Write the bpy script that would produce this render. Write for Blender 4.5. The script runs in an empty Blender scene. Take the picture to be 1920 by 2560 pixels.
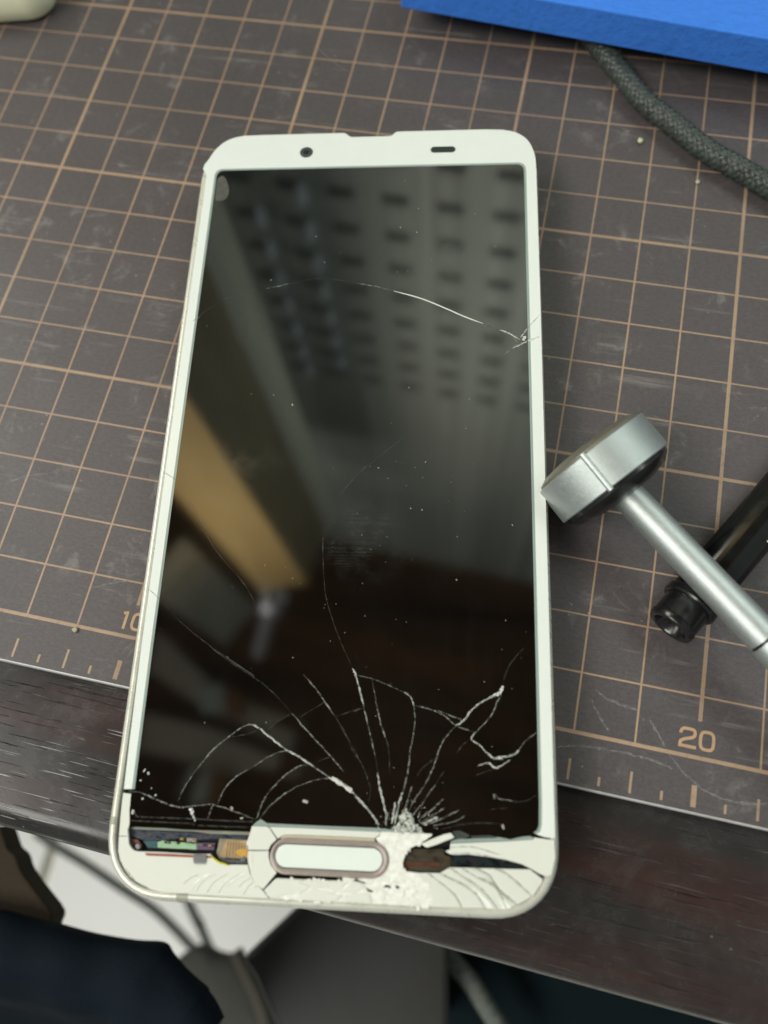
import bpy, math, random
from mathutils import Vector, Matrix
random.seed(7)
SC = bpy.context.scene
COL = SC.collection

# ------------------------------------------------------------------ camera
# all lengths in this script are centimetres (phone parts: millimetres); CM turns them into metres
CM = 0.01
CAM = (16.069, -1.4376, 13.9391)
cam_d = bpy.data.cameras.new('camera')
cam = bpy.data.objects.new('camera', cam_d)
COL.objects.link(cam)
right = Vector((0.97484501, 0.2113777, -0.07068712))
down = Vector((0.17651602, -0.92582671, -0.33419606))
view = Vector((-0.13608562, 0.31331195, -0.9398491))
m = Matrix((right, -down, -view)).transposed().to_4x4()
m.translation = Vector(CAM) * CM
cam.matrix_world = m
cam_d.sensor_fit = 'VERTICAL'
cam_d.sensor_height = 36.0
cam_d.lens = 1988.63 / 2560 * 36.0
cam_d.clip_start = 0.01
cam_d.clip_end = 20
cam_d.dof.use_dof = True
cam_d.dof.focus_distance = 0.142
cam_d.dof.aperture_fstop = 10.8
SC.camera = cam

# ------------------------------------------------------------------ world, lamps, exposure
W = bpy.data.worlds.new('World')
SC.world = W
W.use_nodes = True
W.node_tree.nodes['Background'].inputs[0].default_value = (0.90, 0.97, 0.93, 1)
W.node_tree.nodes['Background'].inputs[1].default_value = 0.30
SC.view_settings.view_transform = 'Standard'
SC.view_settings.look = 'None'
SC.view_settings.exposure = 0
SC.view_settings.gamma = 1


def lamp(name, loc, target, sx, sy, power, color, spread=180):
    d = bpy.data.lights.new(name, 'AREA')
    d.shape = 'RECTANGLE'
    d.size, d.size_y = sx * CM, sy * CM
    d.energy = power
    d.color = color
    d.spread = math.radians(spread)
    o = bpy.data.objects.new(name, d)
    COL.objects.link(o)
    o.location = Vector(loc) * CM
    o.rotation_euler = (Vector(target) - Vector(loc)).to_track_quat('-Z', 'Y').to_euler()
    return o


lamp('ceiling_lamp_front', (-70, -75, 140), (12, 4, 0), 120, 50, 22, (1.0, 0.98, 0.92))
lamp('left_fill', (-78, 34, 88), (8, 8, 0), 60, 45, 7.5, (1.0, 0.985, 0.93))  # added fill light that raises the sheen on the left of the mat
lamp('ceiling_lamp_side', (85, 75, 130), (14, 4, 0), 110, 40, 10, (0.93, 1.0, 0.98))
lamp('cabinet_fill', (-40, -30, 80), (-15, 24, 72), 30, 30, 3.6, (1.0, 0.93, 0.78), 80)  # added unseen light, brightens the cabinet for its mirror image
lamp('panel_fill', (48, 14, 62), (26, 48, 62), 25, 25, 0.85, (0.88, 1.0, 0.95), 110)  # added unseen light, brightens the slotted panel for its mirror image

# ------------------------------------------------------------------ helpers


def tag(o, label=None, cat=None, group=None, kind=None):
    if label: o['label'] = label
    if cat: o['category'] = cat
    if group: o['group'] = group
    if kind: o['kind'] = kind
    return o


def empty(name, label, cat, loc=(0, 0, 0), group=None):
    o = bpy.data.objects.new(name, None)
    COL.objects.link(o)
    o.location = Vector(loc) * CM
    o.empty_display_size = 0.01
    return tag(o, label, cat, group)


def mesh(name, verts, faces, mat, parent=None, smooth=False, unit=CM, mats=None, fm=None):
    me = bpy.data.meshes.new(name)
    me.from_pydata([tuple(c * unit for c in v) for v in verts], [], faces)
    for mm in (mats or [mat]):
        me.materials.append(mm)
    if fm:
        for p, i in zip(me.polygons, fm): p.material_index = i
    if smooth:
        me.polygons.foreach_set('use_smooth', [True] * len(me.polygons))
    me.update()
    o = bpy.data.objects.new(name, me)
    COL.objects.link(o)
    if parent: o.parent = parent
    return o


def area2(p):
    return sum(p[i][0] * p[(i + 1) % len(p)][1] - p[(i + 1) % len(p)][0] * p[i][1] for i in range(len(p)))


def smooth_path(pts, n=6, closed=False):
    """Catmull-Rom through the points."""
    P = [Vector(p) for p in pts]
    out = []
    L = len(P)
    for i in range(L if closed else L - 1):
        if closed:
            a, b, c, d = P[(i - 1) % L], P[i], P[(i + 1) % L], P[(i + 2) % L]
        else:
            a, b, c, d = P[max(i - 1, 0)], P[i], P[i + 1], P[min(i + 2, L - 1)]
        for k in range(n):
            t = k / n
            out.append(0.5 * ((2 * b) + (c - a) * t + (2 * a - 5 * b + 4 * c - d) * t * t + (3 * b - a - 3 * c + d) * t ** 3))
    if not closed: out.append(P[-1])
    return out


def plate(name, pts, top, thick, mat, parent, unit=CM * 0.1, tilt=None, bevel=0.0):
    """Extruded polygon; tilt = (gx, gy) slopes the plate about its middle."""
    pts = [tuple(p) for p in pts]
    if area2(pts) < 0: pts = pts[::-1]
    n = len(pts)
    cx, cy = sum(p[0] for p in pts) / n, sum(p[1] for p in pts) / n
    def zt(p): return top + (tilt[0] * (p[0] - cx) + tilt[1] * (p[1] - cy) if tilt else 0)
    v = [(p[0], p[1], zt(p)) for p in pts] + [(p[0], p[1], zt(p) - thick) for p in pts]
    f = [tuple(range(n)), tuple(range(2 * n - 1, n - 1, -1))]
    f += [(i, n + i, n + (i + 1) % n, (i + 1) % n) for i in range(n)]
    o = mesh(name, v, f, mat, parent, unit=unit)
    if bevel:
        b = o.modifiers.new('edge', 'BEVEL')
        b.width = bevel * unit
        b.segments = 2
        b.limit_method = 'ANGLE'
    return o


def ribbon(name, pts, w, z, h, mat, parent, unit=CM * 0.1, taper=True, jit=0.0, closed=False, n=6, flat=False, obj=True):
    """Thin strip along a path: a low ridge (or flat print) of half-width w."""
    P = smooth_path([(p[0], p[1], 0) for p in pts], n, closed)
    v, f = [], []
    L = len(P)
    for i, p in enumerate(P):
        a = P[(i - 1) % L] if closed else P[max(i - 1, 0)]
        b = P[(i + 1) % L] if closed else P[min(i + 1, L - 1)]
        t = (b - a)
        t = t.normalized() if t.length > 1e-9 else Vector((1, 0, 0))
        nn = Vector((-t.y, t.x, 0))
        q = p + nn * random.uniform(-jit, jit)
        ww = w * (1 + (random.uniform(-.45, .6) if jit else 0))
        if taper and not closed:
            e = min(i, L - 1 - i) / max(L - 1, 1)
            ww *= min(1, .35 + e * 4)
        if flat:
            v += [tuple(q + nn * ww + Vector((0, 0, z))), tuple(q - nn * ww + Vector((0, 0, z)))]
        else:
            v += [tuple(q + nn * ww + Vector((0, 0, z))), tuple(q + Vector((0, 0, z + h))), tuple(q - nn * ww + Vector((0, 0, z)))]
    k = 2 if flat else 3
    for i in range(L if closed else L - 1):
        j = (i + 1) % L
        for s in range(k - 1):
            f.append((i * k + s, i * k + s + 1, j * k + s + 1, j * k + s))
    if not obj: return v, f
    return mesh(name, v, f, mat, parent, unit=unit)


def frames(path):
    """Positions with (side, up) vectors along a 3-D path."""
    out = []
    up0 = Vector((0, 0, 1))
    for i, p in enumerate(path):
        t = (path[min(i + 1, len(path) - 1)] - path[max(i - 1, 0)]).normalized()
        if abs(t.z) > .95: up0 = Vector((0, 1, 0))
        s = t.cross(up0).normalized()
        out.append((p, s, s.cross(t).normalized(), t))
    return out


def tube(name, path, r, mat, parent=None, seg=16, unit=CM, cap=True, prof=None):
    fr = frames([Vector(p) for p in path])
    v, f = [], []
    for i, (p, s, u, t) in enumerate(fr):
        rr = r[i] if isinstance(r, (list, tuple)) else r
        for k in range(seg):
            a = 2 * math.pi * k / seg
            v.append(tuple(p + s * (math.cos(a) * rr) + u * (math.sin(a) * rr)))
    for i in range(len(fr) - 1):
        for k in range(seg):
            f.append((i * seg + k, i * seg + (k + 1) % seg, (i + 1) * seg + (k + 1) % seg, (i + 1) * seg + k))
    if cap:
        f.append(tuple(range(seg - 1, -1, -1)))
        f.append(tuple((len(fr) - 1) * seg + k for k in range(seg)))
    return mesh(name, v, f, mat, parent, smooth=True, unit=unit)


def lathe(name, prof, origin, axis, mat, parent=None, seg=48, unit=CM, smooth=True):
    """Turn (distance along axis, radius) pairs round an axis."""
    ax = Vector(axis).normalized()
    s = ax.cross(Vector((0, 0, 1))).normalized()
    u = s.cross(ax)
    o = Vector(origin)
    v, f = [], []
    for d, r in prof:
        for k in range(seg):
            a = 2 * math.pi * k / seg
            v.append(tuple(o + ax * d + (s * math.cos(a) + u * math.sin(a)) * r))
    for i in range(len(prof) - 1):
        for k in range(seg):
            f.append((i * seg + k, i * seg + (k + 1) % seg, (i + 1) * seg + (k + 1) % seg, (i + 1) * seg + k))
    f.append(tuple(range(seg - 1, -1, -1)))
    f.append(tuple((len(prof) - 1) * seg + k for k in range(seg)))
    ob = mesh(name, v, f, mat, parent, smooth=smooth, unit=unit)
    if smooth:
        e = ob.modifiers.new('edge', 'EDGE_SPLIT')
        e.split_angle = math.radians(32)
    return ob


# ------------------------------------------------------------------ materials
class Sh:
    """Small wrapper to write node trees."""
    def __init__(s, name):
        s.m = bpy.data.materials.new(name)
        s.m.use_nodes = True
        s.t = s.m.node_tree
        s.b = s.t.nodes['Principled BSDF']
        s.c = s.t.nodes.new('ShaderNodeTexCoord').outputs['Object']

    def put(s, sock, val):
        if hasattr(val, 'is_output'): s.t.links.new(val, sock)
        else: sock.default_value = val

    def math(s, op, a, b=0.0, c=None, clamp=False):
        n = s.t.nodes.new('ShaderNodeMath')
        n.operation = op
        n.use_clamp = clamp
        s.put(n.inputs[0], a); s.put(n.inputs[1], b)
        if c is not None: s.put(n.inputs[2], c)
        return n.outputs[0]

    def xyz(s, v=None):
        n = s.t.nodes.new('ShaderNodeSeparateXYZ')
        s.put(n.inputs[0], v or s.c)
        return n.outputs

    def mapping(s, scale=(1, 1, 1), rot=(0, 0, 0), loc=(0, 0, 0)):
        n = s.t.nodes.new('ShaderNodeMapping')
        s.put(n.inputs['Vector'], s.c)
        n.inputs['Scale'].default_value = scale
        n.inputs['Rotation'].default_value = rot
        n.inputs['Location'].default_value = loc
        return n.outputs[0]

    def noise(s, scale, detail=3, rough=.5, vec=None, dist=0.0):
        n = s.t.nodes.new('ShaderNodeTexNoise')
        s.put(n.inputs['Vector'], vec or s.c)
        n.inputs['Scale'].default_value = scale
        n.inputs['Detail'].default_value = detail
        n.inputs['Roughness'].default_value = rough
        n.inputs['Distortion'].default_value = dist
        return n.outputs[0]

    def voro(s, scale, vec=None, feature='F1'):
        n = s.t.nodes.new('ShaderNodeTexVoronoi')
        n.feature = feature
        s.put(n.inputs['Vector'], vec or s.c)
        n.inputs['Scale'].default_value = scale
        return n.outputs['Distance']

    def rng(s, v, a, b, c=0.0, d=1.0):
        n = s.t.nodes.new('ShaderNodeMapRange')
        n.interpolation_type = 'SMOOTHSTEP'
        s.put(n.inputs[0], v)
        for i, q in enumerate((a, b, c, d)): s.put(n.inputs[i + 1], q)
        return n.outputs[0]

    def mix(s, f, a, b):
        n = s.t.nodes.new('ShaderNodeMix')
        n.data_type = 'RGBA'
        s.put(n.inputs[0], f)
        def cc(q): return q if hasattr(q, 'is_output') else (*q, 1)
        s.put(n.inputs[6], cc(a)); s.put(n.inputs[7], cc(b))
        return n.outputs[2]

    def bump(s, h, strength=.3, dist=.001):
        n = s.t.nodes.new('ShaderNodeBump')
        n.inputs['Strength'].default_value = strength
        n.inputs['Distance'].default_value = dist
        s.put(n.inputs['Height'], h)
        s.t.links.new(n.outputs[0], s.b.inputs['Normal'])

    def set(s, **k):
        for q, v in k.items():
            sock = s.b.inputs[q.replace('_', ' ')]
            if isinstance(v, tuple) and len(v) == 3: v = (*v, 1)
            s.put(sock, v)
        return s


def plain(name, col, rough=.5, metal=0.0, var=.12, scale=400, ior=1.5, bump=0.0, coat=0.0, alpha=1.0):
    s = Sh(name)
    n = s.noise(scale, 4)
    dark = tuple(c * (1 - var) for c in col)
    lite = tuple(min(1, c * (1 + var)) for c in col)
    s.set(Base_Color=s.mix(n, dark, lite), Roughness=s.rng(n, .2, .8, max(.02, rough - .06), rough + .06), Metallic=metal, IOR=ior, Coat_Weight=coat, Alpha=alpha)
    if bump: s.bump(s.noise(scale * 3, 3), bump, .0002)
    return s.m


def mat_print():
    """Grey-brown cutting mat with printed centimetre grid, ticks and wear."""
    s = Sh('cutting_mat')
    o = s.xyz()
    wob = s.math('MULTIPLY', s.math('SUBTRACT', s.noise(2600, 2), .5), .008)
    x = s.math('ADD', s.math('MULTIPLY', o[0], 100.0), wob)
    y = s.math('ADD', s.math('MULTIPLY', o[1], 100.0), wob)
    def dist(v, step):
        q = s.math('DIVIDE', v, step)
        return s.math('MULTIPLY', s.math('ABSOLUTE', s.math('SUBTRACT', q, s.math('ROUND', q))), step)
    def line(d, hw): return s.math('ADD', s.math('DIVIDE', s.math('SUBTRACT', hw, d), .012), .5, clamp=True)
    def gt(a, b): return s.math('GREATER_THAN', a, b)
    def lt(a, b): return s.math('LESS_THAN', a, b)
    def mul(*a):
        r = a[0]
        for q in a[1:]: r = s.math('MULTIPLY', r, q)
        return r
    x1, x5, x10 = dist(x, 1.0), dist(x, 5.0), dist(x, 10.0)
    y1, y5 = dist(y, 1.0), dist(y, 5.0)
    is5 = lt(x5, .2)
    hwx = s.math('MULTIPLY_ADD', is5, .016, .017)
    is10 = lt(x10, .2)
    start = s.math('MULTIPLY', is10, .59)
    vert = mul(line(x1, hwx), gt(y, start))
    hwy = s.math('MULTIPLY_ADD', lt(y5, .2), .016, .016)
    hor = mul(line(y1, hwy), gt(y, -.2))
    tick = mul(line(x1, s.math('MULTIPLY_ADD', is10, .021, .021)), gt(y, -.775), lt(y, -.435))
    xh = dist(s.math('SUBTRACT', x, .5), 1.0)
    half = mul(line(xh, .021), gt(y, -.775), lt(y, -.63))
    ink = s.math('MAXIMUM', s.math('MAXIMUM', vert, hor), s.math('MAXIMUM', tick, half))
    wear = s.rng(s.noise(900, 5, .65), .25, .50, .55, 1.0)
    patch = s.rng(s.noise(45, 3), .35, .65, .72, 1.0)
    ink = s.math('MULTIPLY', ink, s.math('MULTIPLY', wear, patch))
    big = s.noise(28, 4, .6)
    fine = s.math('ADD', s.math('MULTIPLY', s.noise(2400, 3, .6), .5), s.math('MULTIPLY', s.noise(1.0, 3, .6, vec=s.mapping((900, 1700, 1))), .5))
    base = s.mix(big, (.048, .041, .043), (.074, .064, .066))
    base = s.mix(s.math('MULTIPLY', s.rng(fine, .33, .70), .45), base, (.125, .111, .107))
    # chalky scuffs: soft patches, streaks and specks
    sc = s.noise(150, 6, .72, dist=.6)
    scuff = s.math('MULTIPLY', s.rng(sc, .53, .76), s.rng(s.noise(55, 2), .40, .62))
    st = s.noise(60, 5, .7, vec=s.mapping((.35, 6, 1), (0, 0, .25)))
    streak = s.math('MULTIPLY', s.rng(st, .56, .74), s.rng(s.noise(90, 2), .42, .6))
    sp = s.rng(s.voro(420), .03, .10, 1.0, 0.0)
    speck = s.math('MULTIPLY', sp, s.rng(s.noise(70, 2), .50, .68))
    tot = s.math('ADD', s.math('MULTIPLY', scuff, .24), s.math('ADD', s.math('MULTIPLY', streak, .20), s.math('MULTIPLY', speck, .55)), clamp=True)
    base = s.mix(tot, base, (.46, .44, .41))
    colr = s.mix(s.math('MULTIPLY', ink, .88), base, (.42, .285, .180))
    colr = s.mix(s.math('MULTIPLY', tot, .25), colr, (.5, .46, .4))
    s.set(Base_Color=colr, Roughness=s.rng(big, .3, .7, .42, .56), IOR=1.45)
    s.bump(s.math('ADD', s.noise(5200, 2), s.math('MULTIPLY', ink, .25)), .35, .00006)
    return s.m


def wood():
    s = Sh('rosewood')
    g = s.noise(1.0, 6, .6, vec=s.mapping((5, 130, 30)), dist=.4)
    red = s.rng(s.noise(1.0, 4, .55, vec=s.mapping((7, 75, 20), loc=(3, 1, 0)), dist=.5), .42, .68)
    c = s.mix(g, (.009, .009, .009), (.034, .031, .030))
    c = s.mix(s.math('MULTIPLY', red, .42), c, (.060, .020, .015))
    p1 = s.noise(1.0, 3, .5, vec=s.mapping((55, 2300, 200)))
    pore = s.math('MULTIPLY', s.rng(p1, .62, .66), s.rng(s.noise(60, 2), .38, .55))
    p2 = s.noise(1.0, 2, .5, vec=s.mapping((28, 1100, 200), loc=(1, 5, 2)))
    pore2 = s.math('MULTIPLY', s.rng(p2, .68, .72), s.rng(s.noise(35, 2), .45, .6))
    po = s.math('MAXIMUM', pore, pore2)
    c = s.mix(s.math('MULTIPLY', po, .7), c, (.004, .004, .004))
    # pale glints of pores and scratches, painted along the grain, mostly towards the left end
    sl = s.noise(1.0, 2, .5, vec=s.mapping((75, 3300, 200), loc=(4, 2, 7)))
    left = s.rng(s.xyz()[0], -.045, .01, 1.0, .12)
    lines = s.math('MULTIPLY', s.math('MULTIPLY', s.rng(sl, .65, .672), s.rng(s.noise(45, 2), .42, .56)), left)
    c = s.mix(s.math('MULTIPLY', lines, .85), c, (.40, .40, .37))
    smear = s.rng(s.noise(70, 7, .75, dist=.3), .35, .85)
    c = s.mix(s.math('MULTIPLY', smear, .10), c, (.22, .22, .21))
    sp = s.math('MULTIPLY', s.rng(s.voro(260), .02, .07, 1, 0), s.rng(s.noise(50, 2), .5, .65))
    c = s.mix(s.math('MULTIPLY', sp, .5), c, (.4, .4, .38))
    s.set(Base_Color=c, Roughness=s.rng(smear, 0, 1, .22, .40), IOR=1.40)
    s.bump(s.math('SUBTRACT', s.math('MULTIPLY', s.noise(1500, 3), .03), po), .6, .0003)
    return s.m


def screen_glass():
    s = Sh('screen_glass')
    fp = s.t.nodes.new('ShaderNodeTexWave')
    fp.wave_type = 'RINGS'
    s.put(fp.inputs['Vector'], s.mapping((1, 1, 1), loc=(-.006, .016, 0)))
    fp.inputs['Scale'].default_value = 1500
    fp.inputs['Distortion'].default_value = 5
    fp.inputs['Detail'].default_value = 2
    o = s.xyz()
    def spot(cx, cy, r):
        dx = s.math('SUBTRACT', o[0], cx); dy = s.math('SUBTRACT', o[1], cy)
        d = s.math('SQRT', s.math('ADD', s.math('MULTIPLY', dx, dx), s.math('MULTIPLY', dy, dy)))
        return s.rng(d, r * .35, r, 1, 0)
    prints = s.math('MAXIMUM', s.math('MAXIMUM', spot(.0024, -.0175, .010), spot(-.0185, -.0013, .008)), s.math('MAXIMUM', spot(-.020, .026, .007), spot(.014, .040, .008)))
    ridge = s.math('MULTIPLY', s.math('MULTIPLY', s.rng(fp.outputs['Fac'], .1, .9, .35, 1), prints), s.rng(s.noise(170, 5, .7), .38, .72))
    haze = s.rng(s.noise(60, 5, .65), .40, .75)
    wipe = s.rng(s.noise(1.0, 4, .6, vec=s.mapping((420, 60, 1), (0, 0, .6))), .5, .8)
    d = s.math('ADD', s.math('MULTIPLY', ridge, .6), s.math('ADD', s.math('MULTIPLY', haze, .05), s.math('MULTIPLY', wipe, .04)), clamp=True)
    s.set(Base_Color=s.mix(d, (.0015, .0015, .0014), (.036, .037, .033)), Roughness=s.math('MULTIPLY_ADD', d, .12, .046), IOR=1.95)
    return s.m


def crack_mat(name, lo, hi, col):
    s = Sh(name)
    n = s.noise(1500, 4, .7)
    s.set(Base_Color=s.mix(s.noise(4000, 2), tuple(c * .6 for c in col), col), Roughness=.32, Alpha=s.rng(n, .34, .62, lo, hi), IOR=1.5)
    return s.m


def white_glass(name, col, crushed=0.0):
    s = Sh(name)
    n = s.noise(300, 4)
    c = s.mix(n, tuple(q * .96 for q in col), col)
    if crushed:
        c = s.mix(s.rng(s.noise(1100, 5, .7), .35, .7), tuple(q * .84 for q in col), tuple(min(.9, q * 1.05) for q in col))
        s.bump(s.voro(1500), .3, .0001)
    s.set(Base_Color=c, Roughness=.16 + crushed * .25, IOR=1.5)
    return s.m


def flow(name, cols, scale, rough=.25, stretch=(1, 1, 1)):
    """Blotchy coloured surface for the bared inside of the phone."""
    s = Sh(name)
    n = s.noise(scale, 4, .6, vec=s.mapping(stretch), dist=.7)
    c = s.mix(s.rng(n, .3, .5), cols[0], cols[1])
    if len(cols) > 2: c = s.mix(s.rng(n, .5, .7), c, cols[2])
    s.set(Base_Color=c, Roughness=rough)
    return s.m


def fabric(name, col, scale=900, bump=.6, spec=.2):
    s = Sh(name)
    n = s.noise(scale, 4, .7, vec=s.mapping((1, 2.2, 1), (0, 0, .5)))
    b = s.noise(40, 3)
    c = s.mix(n, tuple(q * .72 for q in col), tuple(q * 1.2 for q in col))
    c = s.mix(s.math('MULTIPLY', b, .35), c, tuple(q * 1.25 for q in col))
    s.set(Base_Color=c, Roughness=.75, Specular_IOR_Level=spec)
    s.bump(n, bump, .0004)
    return s.m


M = {}
M['mat'] = mat_print()
M['wood'] = wood()
M['screen'] = screen_glass()
M['ink'] = plain('tan_ink', (.42, .27, .155), .5, var=.2, scale=1200)
M['bezel'] = white_glass('bezel_white', (.735, .78, .73))
M['chin'] = white_glass('chin_white', (.69, .705, .63))
M['crush'] = white_glass('crushed_white', (.80, .80, .73), 1.0)
M['button'] = white_glass('button_white', (.73, .785, .725))
M['border'] = plain('glass_border_green', (.27, .33, .30), .15, var=.1, scale=200)
M['frame'] = plain('champagne_frame', (.66, .66, .57), .30, metal=.35, var=.05)
M['frame2'] = plain('antenna_grey', (.34, .345, .27), .45, var=.08)
M['tray'] = plain('inner_tray', (.012, .010, .010), .35)
M['ring'] = plain('taupe_ring', (.29, .245, .215), .38, metal=.25, var=.2, scale=1500)
M['adhesive'] = plain('adhesive', (.47, .42, .30), .4)
M['hole'] = plain('dark_hole', (.02, .014, .012), .6)
M['lens'] = plain('lens_dark', (.055, .065, .06), .12, ior=1.7, var=.4, scale=1200)
M['ear'] = plain('ear_mesh', (.012, .022, .018), .4)
M['crack'] = [crack_mat('crack_faint', .0, .20, (.30, .31, .27)), crack_mat('crack_mid', .06, .62, (.42, .43, .38)), crack_mat('crack_bright', .35, 1.0, (.62, .65, .58)), crack_mat('crack_heavy', .7, 1.0, (.78, .79, .72))]
M['seam'] = crack_mat('seam_grey', .2, .6, (.42, .42, .37))
M['dust'] = plain('dust', (.38, .38, .33), .6)
M['metal'] = plain('clip_metal', (.22, .225, .23), .36, metal=.95)
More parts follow.
